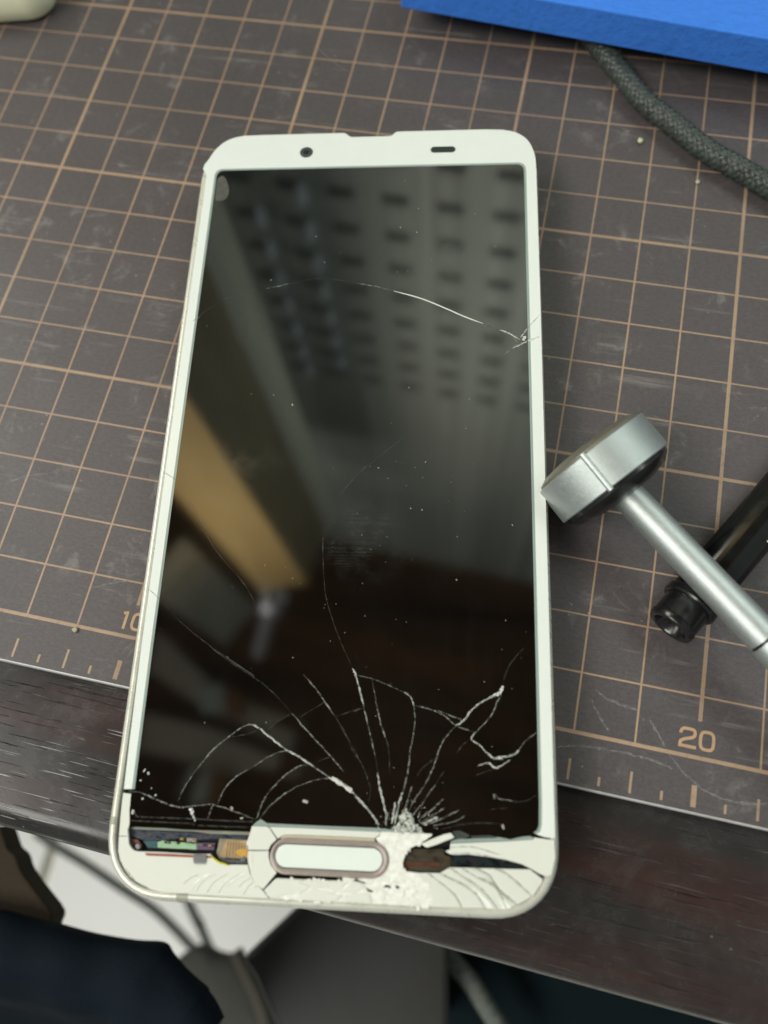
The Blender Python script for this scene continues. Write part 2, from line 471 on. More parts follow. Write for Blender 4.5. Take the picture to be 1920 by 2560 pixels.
CRACKS = [(0,[(-30.97,-28.65),(-27.15,-32.28),(-21.32,-36.38),(-14.01,-40.72),(-21.54,-36.34),(-17.82,-38.82),(-14.41,-40.78),(-12.09,-42.16),(-9.32,-44.47),(-7.29,-46.49)]),(1,[(-7.29,-46.49),(-5.09,-48.66),(-2.61,-50.97),(-0.38,-53.07),(1.64,-55.15)]),(1,[(-5.89,-40.34),(-3.77,-42.4),(-2.28,-44.26),(-0.38,-46.64)]),(0,[(-0.38,-46.64),(1.3,-49.0),(2.79,-51.88),(3.99,-53.46)]),(1,[(-24.2,-60.4),(-23.48,-58.42),(-22.2,-56.21),(-20.54,-53.79),(-19.52,-52.48),(-17.39,-50.56),(-15.2,-48.9),(-13.69,-48.39),(-12.26,-48.99),(-10.8,-50.05),(-7.93,-51.98)]),(2,[(-13.69,-48.39),(-12.26,-48.99),(-10.8,-50.05),(-7.93,-51.98),(-6.33,-52.74),(-3.93,-54.1),(-0.77,-55.96)]),(3,[(-1.16,-55.79),(1.17,-56.77),(2.91,-57.76),(-0.26,-55.99),(1.35,-56.97),(3.19,-58.15)]),(2,[(3.19,-58.15),(4.8,-59.63),(6.41,-61.3),(7.33,-62.58)]),(1,[(-17.86,-60.5),(-16.96,-58.17),(-15.23,-56.32),(-13.06,-54.98),(-10.52,-53.25),(-8.29,-52.26),(-6.72,-52.66)]),(1,[(-11.58,-62.52),(-10.71,-59.69),(-9.02,-57.33),(-6.9,-55.29),(-5.06,-54.32),(-3.72,-54.37)]),(1,[(-11.04,-62.32),(-9.51,-60.35),(-7.04,-58.32),(-4.49,-56.98),(-2.08,-56.18),(-0.76,-56.13)]),(1,[(-31.84,-59.26),(-30.31,-59.31),(-28.35,-59.98),(-26.4,-60.65),(-24.5,-61.11),(-23.44,-61.22),(-20.31,-60.77),(-18.61,-60.62),(-15.48,-61.37),(-13.14,-62.06),(-11.58,-62.61)]),(1,[(-18.6,-60.71),(-18.96,-61.77),(-19.22,-62.83)]),(3,[(-22.17,-61.29),(-21.88,-61.72),(-21.63,-62.23)]),(2,[(-21.73,-62.06),(-21.44,-62.57),(-21.17,-63.17)]),(0,[(-16.81,-50.44),(-14.32,-49.9),(-12.82,-49.29)]),(0,[(-11.07,-49.23),(-9.8,-48.07),(-7.29,-46.49)]),(0,[(-5.99,-47.01),(-4.12,-45.83),(-2.25,-44.63)]),(0,[(-0.37,-46.83),(1.71,-46.01),(3.6,-45.39),(2.54,-45.88),(4.21,-45.2)]),(0,[(-3.18,-53.9),(-0.58,-52.81)]),(2,[(2.08,-39.08),(2.67,-40.12),(3.44,-42.53),(4.2,-45.0)]),(1,[(4.2,-45.0),(4.96,-47.84),(5.7,-50.25),(6.32,-52.42)]),(0,[(6.32,-52.42),(6.84,-54.96)]),(2,[(6.84,-54.96),(7.23,-57.09),(7.83,-59.18),(8.42,-61.24),(8.36,-62.56)]),(1,[(5.28,-40.58),(5.94,-43.49),(6.58,-46.16),(7.3,-48.38),(7.99,-49.97)]),(0,[(7.99,-49.97),(8.48,-51.95),(8.7,-55.09)]),(1,[(2.67,-40.12),(5.5,-40.68),(8.32,-41.75),(10.48,-42.63)]),(2,[(10.48,-42.63),(11.56,-43.32),(12.13,-44.75)]),(1,[(12.13,-44.75),(12.39,-46.79),(12.15,-49.62),(11.78,-51.43),(11.64,-53.81),(11.11,-56.55),(10.55,-58.31)]),(2,[(10.84,-57.72),(10.55,-58.31),(10.01,-60.61),(9.77,-62.32)]),(1,[(12.44,-44.64),(15.18,-45.27),(17.29,-46.22),(18.76,-47.49)]),(1,[(16.02,-45.24),(17.91,-46.0),(19.79,-46.55)]),(0,[(29.72,-35.01),(28.64,-36.11),(27.35,-37.84),(26.59,-39.54),(26.16,-41.22)]),(3,[(26.16,-41.12),(25.94,-41.95),(25.52,-42.38),(24.58,-42.72)]),(2,[(25.52,-42.38),(23.53,-43.37),(21.45,-44.87),(20.2,-46.53),(18.76,-47.59)]),(1,[(18.76,-47.59),(17.33,-49.25),(16.52,-50.67),(15.93,-52.28),(15.34,-54.06),(14.17,-56.44),(12.6,-58.8),(11.44,-60.93)]),(1,[(26.04,-42.47),(25.19,-43.93),(24.35,-45.79),(22.28,-48.08),(21.86,-48.49)]),(1,[(21.86,-48.49),(20.21,-47.95),(18.97,-47.59)]),(2,[(21.86,-48.49),(21.25,-49.41),(22.48,-50.27),(23.7,-51.41),(24.82,-52.16),(26.14,-52.21)]),(2,[(24.82,-52.16),(27.57,-51.67),(28.59,-50.84)]),(1,[(28.59,-50.84),(29.64,-49.43),(31.4,-48.17)]),(2,[(22.27,-53.32),(23.9,-52.97),(25.11,-53.61),(27.15,-52.37)]),(0,[(25.11,-53.61),(23.08,-54.36),(21.87,-54.89)]),(0,[(16.03,-52.27),(14.92,-53.1),(13.71,-54.12),(12.91,-55.32)]),(0,[(0.54,-48.19),(2.14,-50.37),(3.74,-52.91),(5.1,-55.42),(5.82,-57.53),(5.59,-59.27)]),(1,[(12.25,-61.09),(13.82,-59.13),(15.79,-56.38)]),(0,[(15.79,-56.38),(17.19,-54.19)]),(1,[(13.27,-61.61),(15.05,-60.22),(17.04,-58.44)]),(1,[(13.48,-62.07),(15.47,-60.77),(17.46,-59.56)]),(1,[(14.29,-62.23),(16.68,-61.29),(19.47,-59.86)]),(1,[(15.49,-62.27),(18.68,-61.58),(20.27,-60.67)]),(0,[(16.7,-62.78),(19.48,-62.01),(22.47,-61.61),(26.43,-61.64)]),(2,[(9.26,-62.34),(9.6,-60.25),(9.66,-59.11)]),(1,[(11.03,-60.76),(11.77,-58.26),(12.13,-56.71)]),(1,[(24.68,-57.38),(25.47,-58.01),(27.47,-58.31)]),(0,[(27.47,-58.31),(29.46,-58.24),(31.17,-57.22)]),(1,[(24.68,-57.38),(24.77,-58.14)]),(0,[(24.07,-59.58),(26.66,-59.38)]),(0,[(20.63,-49.73),(19.61,-50.76),(19.0,-51.58)]),(2,[(10.27,-62.3),(10.75,-61.34),(11.23,-60.56)]),(2,[(13.89,-62.15),(15.48,-61.34),(16.27,-61.12)]),(0,[(-32.21,26.72),(-26.98,31.03),(-22.37,32.63),(-18.65,33.69)]),(1,[(-18.65,33.69),(-13.98,34.75)]),(0,[(-13.98,34.75),(-9.31,35.8),(-5.52,35.64),(-0.76,34.7)]),(1,[(-0.76,34.7),(3.02,33.89),(6.78,32.75)]),(4,[(6.31,32.87),(11.43,31.19),(16.05,29.0),(19.69,27.12),(23.29,25.52)]),(0,[(23.29,25.52),(26.41,24.09)]),(2,[(26.32,24.13),(27.92,23.47),(29.02,22.69),(30.11,22.05)]),(1,[(28.76,20.27),(29.55,21.28),(28.9,22.31)]),(2,[(30.12,22.43),(30.8,23.46),(31.37,24.36)]),(3,[(30.66,21.79),(30.95,22.81)]),(1,[(26.98,18.88),(28.65,20.14)]),(2,[(28.65,20.27),(30.09,20.96),(31.54,21.78)]),(0,[(-2.34,-9.94),(1.23,-5.13),(4.93,-1.63),(9.11,2.15)]),(0,[(-4.18,-14.42),(-4.06,-19.64),(-3.21,-26.38),(-1.94,-30.46),(-0.08,-34.83),(2.14,-39.09)]),(0,[(-28.67,-9.81),(-25.37,-15.62),(-22.31,-19.96),(-17.12,-25.41),(-15.18,-28.3),(-12.79,-31.94)])]
BEZEL_CRACKS = [(0,[(31.37,24.36),(32.17,25.39),(33.89,27.46)]),(1,[(31.54,21.78),(33.65,22.73)]),(0,[(-33.68,-5.11),(-31.99,-6.14),(-31.57,-6.57)]),(0,[(-33.64,-26.64),(-32.11,-27.79),(-31.56,-28.33)]),(0,[(-32.42,26.45),(-31.12,27.52)])]
LCD_EDGES = [[(-31.06,-62.16),(-30.52,-62.66),(-29.92,-62.85),(-21.69,-62.8),(-17.24,-62.86),(-12.02,-62.84)],[(-31.45,-63.44),(-27.41,-63.48),(-21.6,-63.51),(-20.78,-63.71),(-12.62,-63.67)]]
SCREEN_LOW = [(30.36,-63.08),(28.36,-63.34),(27.07,-63.66),(25.64,-63.46),(23.78,-63.27),(21.91,-63.41),(20.47,-63.74),(18.74,-64.05),(18.3,-63.09),(15.43,-63.06),(12.97,-63.29),(6.94,-62.95),(-5.39,-63.0),(-9.87,-62.97),(-10.93,-62.4),(-11.57,-62.82),(-12.19,-63.44),(-12.39,-64.3),(-22.75,-64.42),(-26.14,-64.32),(-31.49,-64.35),(-31.44,-63.91),(-31.78,-62.03),(-31.87,-59.69),(-31.71,-59.31)]
BORDER_MID = [(-9.87,-62.97),(-4.15,-62.98),(1.3,-62.96),(6.94,-62.95),(12.97,-63.29),(14.12,-63.01),(14.13,-63.39),(7.78,-63.41),(6.96,-63.45),(1.33,-63.44),(-4.12,-63.39),(-9.51,-63.42)]
BORDER_APEX = [(-10.93,-62.42),(-9.89,-62.98),(-9.53,-63.42),(-9.83,-63.39),(-12.17,-63.44),(-11.55,-62.84)]
BORDER_RIGHT = [(18.77,-64.11),(20.47,-63.79),(21.91,-63.46),(23.78,-63.32),(25.64,-63.51),(27.07,-63.72),(28.35,-63.39),(29.79,-63.05),(30.56,-63.34),(30.42,-63.59),(26.21,-63.97),(18.17,-64.6),(18.17,-64.37)]
LENS = [[(20.11,-63.96),(21.04,-63.51),(23.06,-63.31),(25.21,-63.47),(24.78,-63.63),(21.91,-63.79)],[(18.58,-62.93),(19.56,-62.79),(20.86,-63.29),(21.51,-63.82),(20.21,-63.92),(18.81,-63.98),(18.37,-63.29)]]
BANDS = [[(13.36,-68.92),(14.83,-70.71),(15.57,-72.1),(15.73,-73.35)],[(14.79,-68.85),(16.67,-69.98),(18.81,-71.56),(19.95,-73.3)],[(16.65,-68.81),(19.65,-69.98),(21.91,-71.29),(23.31,-73.23)],[(18.14,-67.96),(20.49,-69.29),(22.76,-70.61),(25.26,-73.27)],[(19.92,-67.92),(22.19,-69.08),(24.73,-70.26),(26.52,-73.16)],[(21.91,-67.88),(23.89,-68.68),(25.43,-70.62),(28.06,-72.47)],[(24.75,-67.83),(26.16,-68.25),(27.97,-69.47),(30.17,-71.29)],[(30.04,-67.72),(30.94,-68.36),(31.76,-68.97),(31.53,-69.56)]]
RING = [[(8.97,-67.33),(6.8,-64.84),(-5.25,-64.89),(6.9,-69.87),(-4.86,-70.01),(-8.97,-67.41)],[(8.19,-67.37),(6.4,-65.79),(-5.19,-65.68),(6.55,-69.15),(-4.93,-69.09),(-8.38,-67.59)]]
ADHESIVE = [(6.73,-64.44),(1.38,-64.43),(-5.28,-64.45),(-6.93,-64.52),(-7.69,-64.81),(-7.67,-65.02),(-5.24,-64.92),(1.41,-64.86),(6.8,-64.87)]
HOLES = [[(5.78,-71.27),(6.22,-71.5),(6.71,-71.62),(6.67,-71.85),(6.02,-71.72)],[(8.31,-71.16),(8.66,-70.7),(9.21,-70.78),(9.46,-71.17),(8.89,-71.06)],[(10.06,-70.74),(10.5,-70.81),(10.74,-71.11),(10.29,-71.19)],[(3.79,-70.43),(4.21,-70.07),(4.76,-70.39),(5.75,-70.59),(5.43,-70.7),(4.45,-70.5)]]
PARTS = {'yellow':[(-31.48,-64.38),(-26.14,-64.34),(-21.5,-64.35),(-12.44,-64.37),(-12.46,-64.79),(-18.72,-64.87),(-21.46,-64.69),(-27.24,-64.7),(-31.49,-64.75)],'navy':[(-31.5,-64.83),(-27.23,-64.78),(-21.44,-64.85),(-18.71,-64.95),(-12.56,-64.92),(-12.62,-65.38),(-17.3,-65.43),(-20.75,-65.88),(-22.61,-65.55),(-25.91,-66.07),(-29.32,-66.21),(-31.22,-65.77)],'teal':[(-29.3,-66.36),(-27.06,-66.2),(-26.91,-67.26),(-28.37,-67.25)],'green':[(-26.96,-66.42),(-26.24,-66.16),(-22.46,-66.33),(-21.25,-66.43),(-20.79,-66.29),(-20.68,-67.23),(-22.41,-67.18),(-23.48,-67.22),(-26.85,-67.19)],'tape':[(-22.43,-65.64),(-20.95,-65.63),(-20.88,-66.19),(-22.36,-66.21)],'purple':[(-20.73,-66.24),(-17.89,-66.17),(-18.01,-67.14),(-20.62,-67.21)],'brown':[(-31.22,-66.08),(-30.12,-66.24),(-29.39,-66.93),(-29.45,-67.71),(-30.25,-67.67),(-31.03,-67.01)],'film':[(-17.29,-65.48),(-12.67,-65.5),(-12.53,-68.27),(-14.42,-68.2),(-16.99,-68.17),(-17.51,-67.58)],'amber':[(-16.25,-65.69),(-12.66,-65.64),(-12.55,-68.12),(-15.09,-68.13),(-16.92,-67.86)],'disc':[(-14.61,-67.4),(-14.32,-66.99),(-13.44,-66.8),(-12.67,-66.86),(-12.56,-67.97),(-13.78,-67.87)],'dark':[(-17.33,-68.13),(-14.41,-68.23),(-12.45,-68.29),(-12.34,-68.87),(-15.01,-68.94),(-16.6,-68.65)],'red':[(-28.44,-67.97),(-24.52,-67.92),(-21.06,-67.93),(-18.03,-67.93),(-18.05,-68.26),(-22.27,-68.29),(-24.47,-68.31),(-28.1,-68.33)],'clip':[(-20.86,-67.83),(-18.72,-67.78),(-18.8,-69.05),(-20.53,-69.13),(-20.76,-68.63)],'wire':[(-18.09,-67.91),(-17.53,-68.39),(-16.7,-68.81),(-15.9,-68.98),(-15.21,-69.15)],'chip':[(12.12,-65.63),(17.24,-65.48),(17.33,-66.34),(18.19,-66.5),(18.14,-67.96),(17.93,-68.55),(17.64,-68.66),(10.35,-68.96),(10.04,-68.31),(10.28,-67.11),(10.98,-66.28)],'chipband':[(10.04,-67.72),(16.48,-67.37),(16.63,-67.89),(10.04,-68.38)],'chipside':[(17.26,-66.41),(18.19,-66.53),(18.15,-67.95),(17.42,-67.86)],'sliver':[(18.12,-66.56),(18.76,-66.24),(20.77,-66.1),(23.33,-66.28),(26.18,-66.55),(28.71,-67.1),(30.04,-67.66),(18.21,-67.85)]}
BLOB = [(-31.28,58.4),(-31.25,60.44),(-30.34,61.34),(-29.4,60.39),(-28.53,57.72),(-28.82,55.71),(-29.98,54.93),(-31.12,55.46)]
BROWN = [(5.12,-4.6),(5.61,-4.99),(5.89,-5.12),(6.14,-5.41),(6.7,-5.78),(7.26,-6.15),(7.27,-6.47),(7.32,-6.73),(5.56,-6.99)]
NAVY = [(6.02,-6.25),(6.48,-6.22),(7.1,-6.24),(7.7,-6.2),(8.6,-6.2),(9.61,-6.12),(10.31,-6.01),(10.6,-6.19),(11.03,-6.44),(11.55,-6.66),(11.63,-6.74),(11.84,-6.89),(12.1,-7.15),(12.43,-7.62)]
FCABLES = [[(-9.3,-9.34),(-8.05,-9.73),(-5.55,-10.35),(-2.79,-11.17),(-0.1,-11.96),(2.63,-13.33),(3.27,-13.65)],[(1.14,-10.28),(1.8,-11.12),(2.81,-12.13),(2.6,-11.85),(3.53,-12.95),(3.98,-13.36)]]
TUBE = [(8.33,-9.73),(8.66,-10.06),(9.18,-10.58),(9.69,-11.1),(10.11,-11.63),(10.42,-12.11),(10.81,-12.69)]
GBOX = [(12.7,-5.86),(10.77,-7.55),(11.31,-7.96),(12.45,-9.27),(17.53,-8.31),(16.89,-5.97)]
GROUT = [(-22.11,-14.95),(-22.24,-18.56)]
HCABLE = [[(16.97,-6.16),(17.36,-6.43),(17.96,-6.83),(18.51,-7.34),(19.05,-7.84),(19.45,-8.37)]]
CHIP = [(15.19,-3.78),(15.27,-3.76),(15.39,-3.78),(15.5,-3.78),(15.49,-3.8),(15.37,-3.8),(15.22,-3.79)]
MATSCR = [[(17.74,-0.31),(18.12,-0.21),(18.47,-0.18),(18.92,-0.17),(19.3,-0.19),(19.63,-0.26)],[(19.56,-0.04),(19.75,-0.23),(19.94,-0.36),(20.19,-0.5),(20.56,-0.55),(20.92,-0.53),(21.14,-0.47)],[(18.25,0.76),(18.47,0.65),(18.84,0.57),(19.04,0.57)],[(18.22,0.57),(18.38,0.34),(18.59,0.1)],[(19.18,0.46),(19.36,0.24),(19.48,0.06)]]
CABLE = [(16.54,14.88),(17.03,14.26),(17.66,13.47),(18.35,12.92),(19.07,12.33),(19.85,11.89),(20.32,11.6)]
CREAM = [(2.53,13.37),(3.36,13.56),(3.56,13.82),(3.55,14.19)]
CRUMB = [(17.71,12.58),(18.99,11.71)]
SHARDS = {'corner':[(-33.15,-59.47),(-31.85,-59.58),(-31.76,-61.39),(-31.47,-64.12),(-31.66,-64.75),(-31.16,-66.8),(-30.76,-67.3),(-30.25,-67.69),(-29.54,-67.81),(-25.68,-67.75),(-21.08,-67.81),(-18.28,-67.69),(-18.02,-68.01),(-16.94,-68.67),(-15.33,-69.1),(-15.0,-69.04),(-12.34,-68.94),(-11.95,-70.05),(-11.3,-71.02),(-9.87,-72.23),(-8.67,-73.37),(-21.64,-73.34),(-20.41,-73.28),(-24.94,-73.29),(-26.54,-73.07),(-28.42,-72.46),(-30.13,-71.54),(-31.2,-70.48),(-32.2,-69.1),(-32.69,-67.8),(-32.88,-65.84),(-33.06,-63.14),(-33.17,-60.49)],'arc_up':[(-12.19,-63.48),(-9.83,-63.43),(-9.47,-63.61),(-8.16,-65.2),(-8.98,-66.0),(-9.29,-66.72),(-11.53,-66.82),(-12.48,-66.84),(-12.47,-66.35),(-12.9,-66.01),(-12.63,-65.33),(-12.34,-64.29)],'arc_low':[(-12.47,-66.96),(-11.52,-66.97),(-9.28,-66.85),(-9.17,-67.83),(-8.74,-68.81),(-7.77,-69.8),(-9.65,-72.18),(-10.76,-71.54),(-11.6,-70.53),(-12.2,-68.96),(-12.43,-67.97)],'above':[(-9.51,-63.46),(-4.12,-63.42),(1.33,-63.47),(6.96,-63.47),(7.51,-63.49),(7.42,-63.98),(6.73,-64.4),(1.38,-64.39),(-5.28,-64.41),(-6.93,-64.48),(-7.69,-64.77),(-8.02,-65.14)],'crush':[(7.53,-63.47),(7.78,-63.43),(14.13,-63.42),(15.44,-63.43),(15.34,-63.72),(13.94,-64.69),(12.44,-65.46),(11.96,-65.61),(11.34,-66.73),(11.1,-67.74),(11.29,-68.77),(13.57,-68.91),(15.04,-70.7),(15.78,-72.09),(15.9,-73.34),(12.05,-73.39),(5.13,-73.39),(-4.6,-73.4),(-8.51,-73.37),(-9.59,-72.32),(-7.82,-70.58),(-3.6,-70.57),(2.17,-70.51),(2.14,-69.97),(3.88,-70.08),(6.9,-69.87),(8.17,-69.17),(9.03,-67.63),(8.62,-66.05),(7.24,-64.92),(6.89,-64.41),(7.48,-64.03)],'right':[(18.17,-64.67),(26.2,-64.03),(30.49,-63.61),(30.64,-63.29),(31.91,-63.42),(33.58,-63.56),(33.67,-65.96),(33.04,-68.34),(32.19,-68.57),(31.08,-68.16),(30.11,-67.63),(28.71,-67.04),(26.18,-66.5),(23.33,-66.23),(20.77,-66.05),(18.76,-66.19),(18.04,-66.11),(17.39,-65.74),(18.14,-65.47)],'loose':[(13.77,-64.89),(14.72,-65.35),(16.15,-64.86),(18.02,-64.08),(18.74,-63.78),(18.23,-63.16),(17.29,-63.36),(15.42,-64.11)]}
BOTTOM_SHARDS = [[(-9.53,-72.3),(-7.85,-70.61),(-4.68,-70.64),(-3.75,-71.37),(-5.19,-72.61),(-8.51,-73.35)],[(-4.51,-70.66),(-3.6,-70.59),(-4.35,-70.9),(-2.56,-71.51),(-4.02,-72.46),(-5.39,-71.64)],[(-4.58,-70.69),(-0.54,-70.68),(0.05,-71.39),(-2.11,-71.63)],[(-0.43,-70.67),(2.17,-70.53),(2.83,-70.77),(1.39,-72.01),(0.96,-72.13)],[(-4.0,-72.65),(-2.0,-71.73),(0.75,-72.24),(2.28,-72.55),(0.81,-73.3),(-4.6,-73.36)],[(2.5,-72.59),(5.06,-72.04),(6.25,-72.08),(6.73,-73.22),(2.97,-73.3)],[(3.27,-70.85),(4.67,-70.69),(5.66,-71.13),(3.98,-72.09),(2.03,-71.98)]]
CELLS = [[(-24.2,-60.4),(-23.48,-58.42),(-22.2,-56.21),(-20.54,-53.79),(-19.52,-52.48),(-17.39,-50.56),(-15.2,-48.9),(-13.69,-48.39),(-12.26,-48.99),(-10.8,-50.05),(-7.93,-51.98),(-8.29,-52.26),(-10.52,-53.25),(-13.06,-54.98),(-15.23,-56.32),(-16.96,-58.17),(-17.86,-60.5),(-18.61,-60.62),(-20.31,-60.77),(-23.15,-61.12)],[(-17.86,-60.5),(-16.96,-58.17),(-15.23,-56.32),(-13.06,-54.98),(-10.52,-53.25),(-8.29,-52.26),(-6.33,-52.74),(-3.93,-54.1),(-5.06,-54.32),(-6.9,-55.29),(-9.02,-57.33),(-10.71,-59.69),(-11.58,-62.52),(-13.14,-62.06),(-15.48,-61.37)],[(-11.58,-62.52),(-10.71,-59.69),(-9.02,-57.33),(-6.9,-55.29),(-5.06,-54.32),(-3.93,-54.1),(-0.77,-55.96),(-2.08,-56.18),(-4.49,-56.98),(-7.04,-58.32),(-9.51,-60.35),(-11.04,-62.32)],[(-7.93,-51.98),(-10.8,-50.05),(-9.8,-48.07),(-7.29,-46.49),(-5.09,-48.66),(-2.61,-50.97),(-0.38,-53.07),(1.64,-55.15),(2.9,-57.59),(1.17,-56.77),(-0.77,-55.96),(-3.93,-54.1),(-6.33,-52.74)],[(2.67,-40.12),(5.5,-40.68),(8.32,-41.75),(10.48,-42.63),(11.56,-43.32),(12.13,-44.75),(12.39,-46.79),(12.15,-49.62),(11.78,-51.43),(11.64,-53.81),(11.11,-56.55),(10.01,-60.61),(9.06,-62.16),(8.42,-61.24),(7.83,-59.18),(7.23,-57.09),(6.84,-54.96),(6.32,-52.42),(5.7,-50.25),(4.96,-47.84),(4.2,-45.0),(3.44,-42.53)],[(12.44,-44.74),(15.18,-45.27),(17.29,-46.22),(18.76,-47.59),(17.33,-49.25),(16.52,-50.67),(15.93,-52.28),(15.34,-54.06),(14.17,-56.44),(12.6,-58.8),(11.23,-60.75),(10.23,-60.98),(11.11,-56.55),(11.64,-53.81),(11.89,-51.43),(12.25,-49.62),(12.45,-46.79)],[(26.04,-42.47),(25.19,-43.93),(24.35,-45.79),(22.28,-48.08),(21.86,-48.49),(18.97,-47.59),(20.2,-46.53),(21.45,-44.87),(23.53,-43.37)],[(21.86,-48.59),(21.25,-49.41),(22.48,-50.27),(23.7,-51.41),(24.82,-52.16),(27.57,-51.57),(28.59,-50.84),(29.64,-49.43),(31.29,-48.28),(31.19,-44.15),(27.65,-46.29),(24.34,-47.21)],[(18.97,-47.69),(21.76,-48.6),(21.25,-49.41),(22.48,-50.27),(24.82,-52.16),(23.9,-52.97),(22.27,-53.32),(17.39,-54.57),(14.17,-56.63),(15.34,-54.06),(15.93,-52.28),(16.52,-50.67),(17.33,-49.25)]]
SLEEVE = [(4.46,-12.04),(4.86,-11.58),(5.26,-11.08),(5.79,-10.68),(6.24,-10.63),(6.94,-10.75),(7.68,-10.69),(8.33,-10.85),(9.46,-11.7),(10.36,-12.84),(11.0,-13.82),(7.81,-14.58),(6.58,-12.79)]

# ------------------------------------------------------------------ floor and desk
FLOOR = -72.0
tile = Sh('floor_tile')
ox = tile.xyz()
tile.set(Base_Color=tile.mix(tile.noise(6, 4), (.74, .75, .70), (.84, .85, .82)), Roughness=.3)
M['tile'] = tile.m
M['grout'] = plain('grout', (.36, .35, .27), .8)
v = [(-400, -300, FLOOR - .3), (400, -300, FLOOR - .3), (400, 300, FLOOR - .3), (-400, 300, FLOOR - .3)]
floor = tag(mesh('floor', v, [(0, 1, 2, 3)], M['grout']), kind='structure')
# tiles laid on the grout bed, joints 0.9 cm wide
T = 45.0
gx0 = -22.2
k = 0
tv = None
for i in range(-1, 3):
    for j in range(-2, 2):
        a, b = gx0 + .5 + i * T, gx0 + T - .5 + i * T
        c, d = -58.0 + .5 + j * T + 10, -58.0 + T - .5 + j * T + 10
        if tv is None:
            w = T - 1
            tv = [(0, 0, 0), (w, 0, 0), (w, w, 0), (0, w, 0), (0, 0, -.3), (w, 0, -.3), (w, w, -.3), (0, w, -.3)]
            tile0 = mesh('floor_tile', tv, [(0, 1, 2, 3), (0, 4, 5, 1), (1, 5, 6, 2), (2, 6, 7, 3), (3, 7, 4, 0)], M['tile'], floor)
            o = tile0
        else:
            o = tile0.copy()
            COL.objects.link(o)
        o.location = Vector((a, c, FLOOR)) * CM

DT = -0.20          # desk top height, the mat lies on it
desk = empty('desk', 'dark rosewood desk top with a rounded front edge and worn grain', 'desk', (14, -3.52, DT))
desk.rotation_euler.z = -.017
prof = [(62, 0)] + [(.42 - .42 * math.sin(t), -.42 + .42 * math.cos(t)) for t in [math.pi / 2 * q / 8 for q in range(9)]] + [(.02, -1.8)] + [(.3 - .3 * math.cos(t), -2.2 - .3 * math.sin(t)) for t in [math.pi / 2 * q / 4 for q in range(5)]] + [(62, -2.5)]
xs = [-70, 70]
v = [(x, p[0] - .16, p[1]) for x in xs for p in prof]
n = len(prof)
f = [(i, i + 1, n + i + 1, n + i) for i in range(n - 1)] + [tuple(range(n - 1, -1, -1)), tuple(range(n, 2 * n))]
dt = mesh('desk_top', v, f, M['wood'], desk)
for p in dt.data.polygons:
    if len(p.vertices) == 4: p.use_smooth = True
e = dt.modifiers.new('edge', 'EDGE_SPLIT'); e.split_angle = math.radians(40)
M['rawwood'] = plain('raw_wood', (.50, .33, .20), .7, var=.3, scale=2000)
chip_v, chip_f = [], []
for i in range(11):
    x = 1.15 + i * .033
    h = .045 * math.sin(math.pi * (i + .5) / 11) * random.uniform(.6, 1.2)
    chip_v += [(x, -.166, -.42 + h), (x, -.172, -.45), (x, -.166, -.47 - h)]
for i in range(10):
    for s_ in (0, 1): chip_f.append((i * 3 + s_, i * 3 + s_ + 1, i * 3 + s_ + 4, i * 3 + s_ + 3))
mesh('chipped_edge', chip_v, chip_f, M['rawwood'], desk)

# ------------------------------------------------------------------ cutting mat
mat = empty('cutting_mat', 'brown-grey cutting mat with a tan centimetre grid under the phone', 'cutting mat', (0, 0, 0))
X0, X1, Y0, Y1, b = -3.0, 47.0, -.885, 31.0, .038
ev, ef = [], []
for q in range(7):
    t = math.pi / 2 * q / 6
    for x in (X0, X1): ev.append((x, Y0 + b - b * math.sin(t) - .001, -b + b * math.cos(t)))
ev += [(X0, Y0 - .001, -.195), (X1, Y0 - .001, -.195)]
ef = [(2 * q, 2 * q + 1, 2 * q + 3, 2 * q + 2)[::-1] for q in range(7)]
M['matedge'] = plain('mat_cut_edge', (.42, .41, .40), .28, var=.35, scale=500)  # pale core, its light colour also stands in for the edge highlight
mesh('mat_edge', ev, ef, M['matedge'], mat, smooth=True)
v = [(X0 + b, Y0 + b, 0), (X1 - b, Y0 + b, 0), (X1 - b, Y1 - b, 0), (X0 + b, Y1 - b, 0),
     (X0, Y0, -b), (X1, Y0, -b), (X1, Y1, -b), (X0, Y1, -b),
     (X0, Y0, -.195), (X1, Y0, -.195), (X1, Y1, -.195), (X0, Y1, -.195)]
f = [(0, 1, 2, 3)] + [(i, 4 + i, 4 + (i + 1) % 4, (i + 1) % 4) for i in range(4)] + [(4 + i, 8 + i, 8 + (i + 1) % 4, 4 + (i + 1) % 4) for i in range(4)]
mesh('mat_sheet', v, f, M['mat'], mat)


def digits(name, strokes):
    v, f = [], []
    for pts, closed in strokes:
        a, c = ribbon('', pts, .026, .004, 0, None, None, taper=False, closed=closed, n=3, flat=True, obj=False)
        f += [tuple(i + len(v) for i in q) for q in c]
        v += a
    return mesh(name, v, f, M['ink'], mat)


def zero(cx, cy=.292, a=.105, c=.142):
    return [(cx + a * math.copysign(abs(math.cos(t)) ** .62, math.cos(t)), cy + c * math.copysign(abs(math.sin(t)) ** .62, math.sin(t))) for t in [2 * math.pi * q / 20 for q in range(20)]]


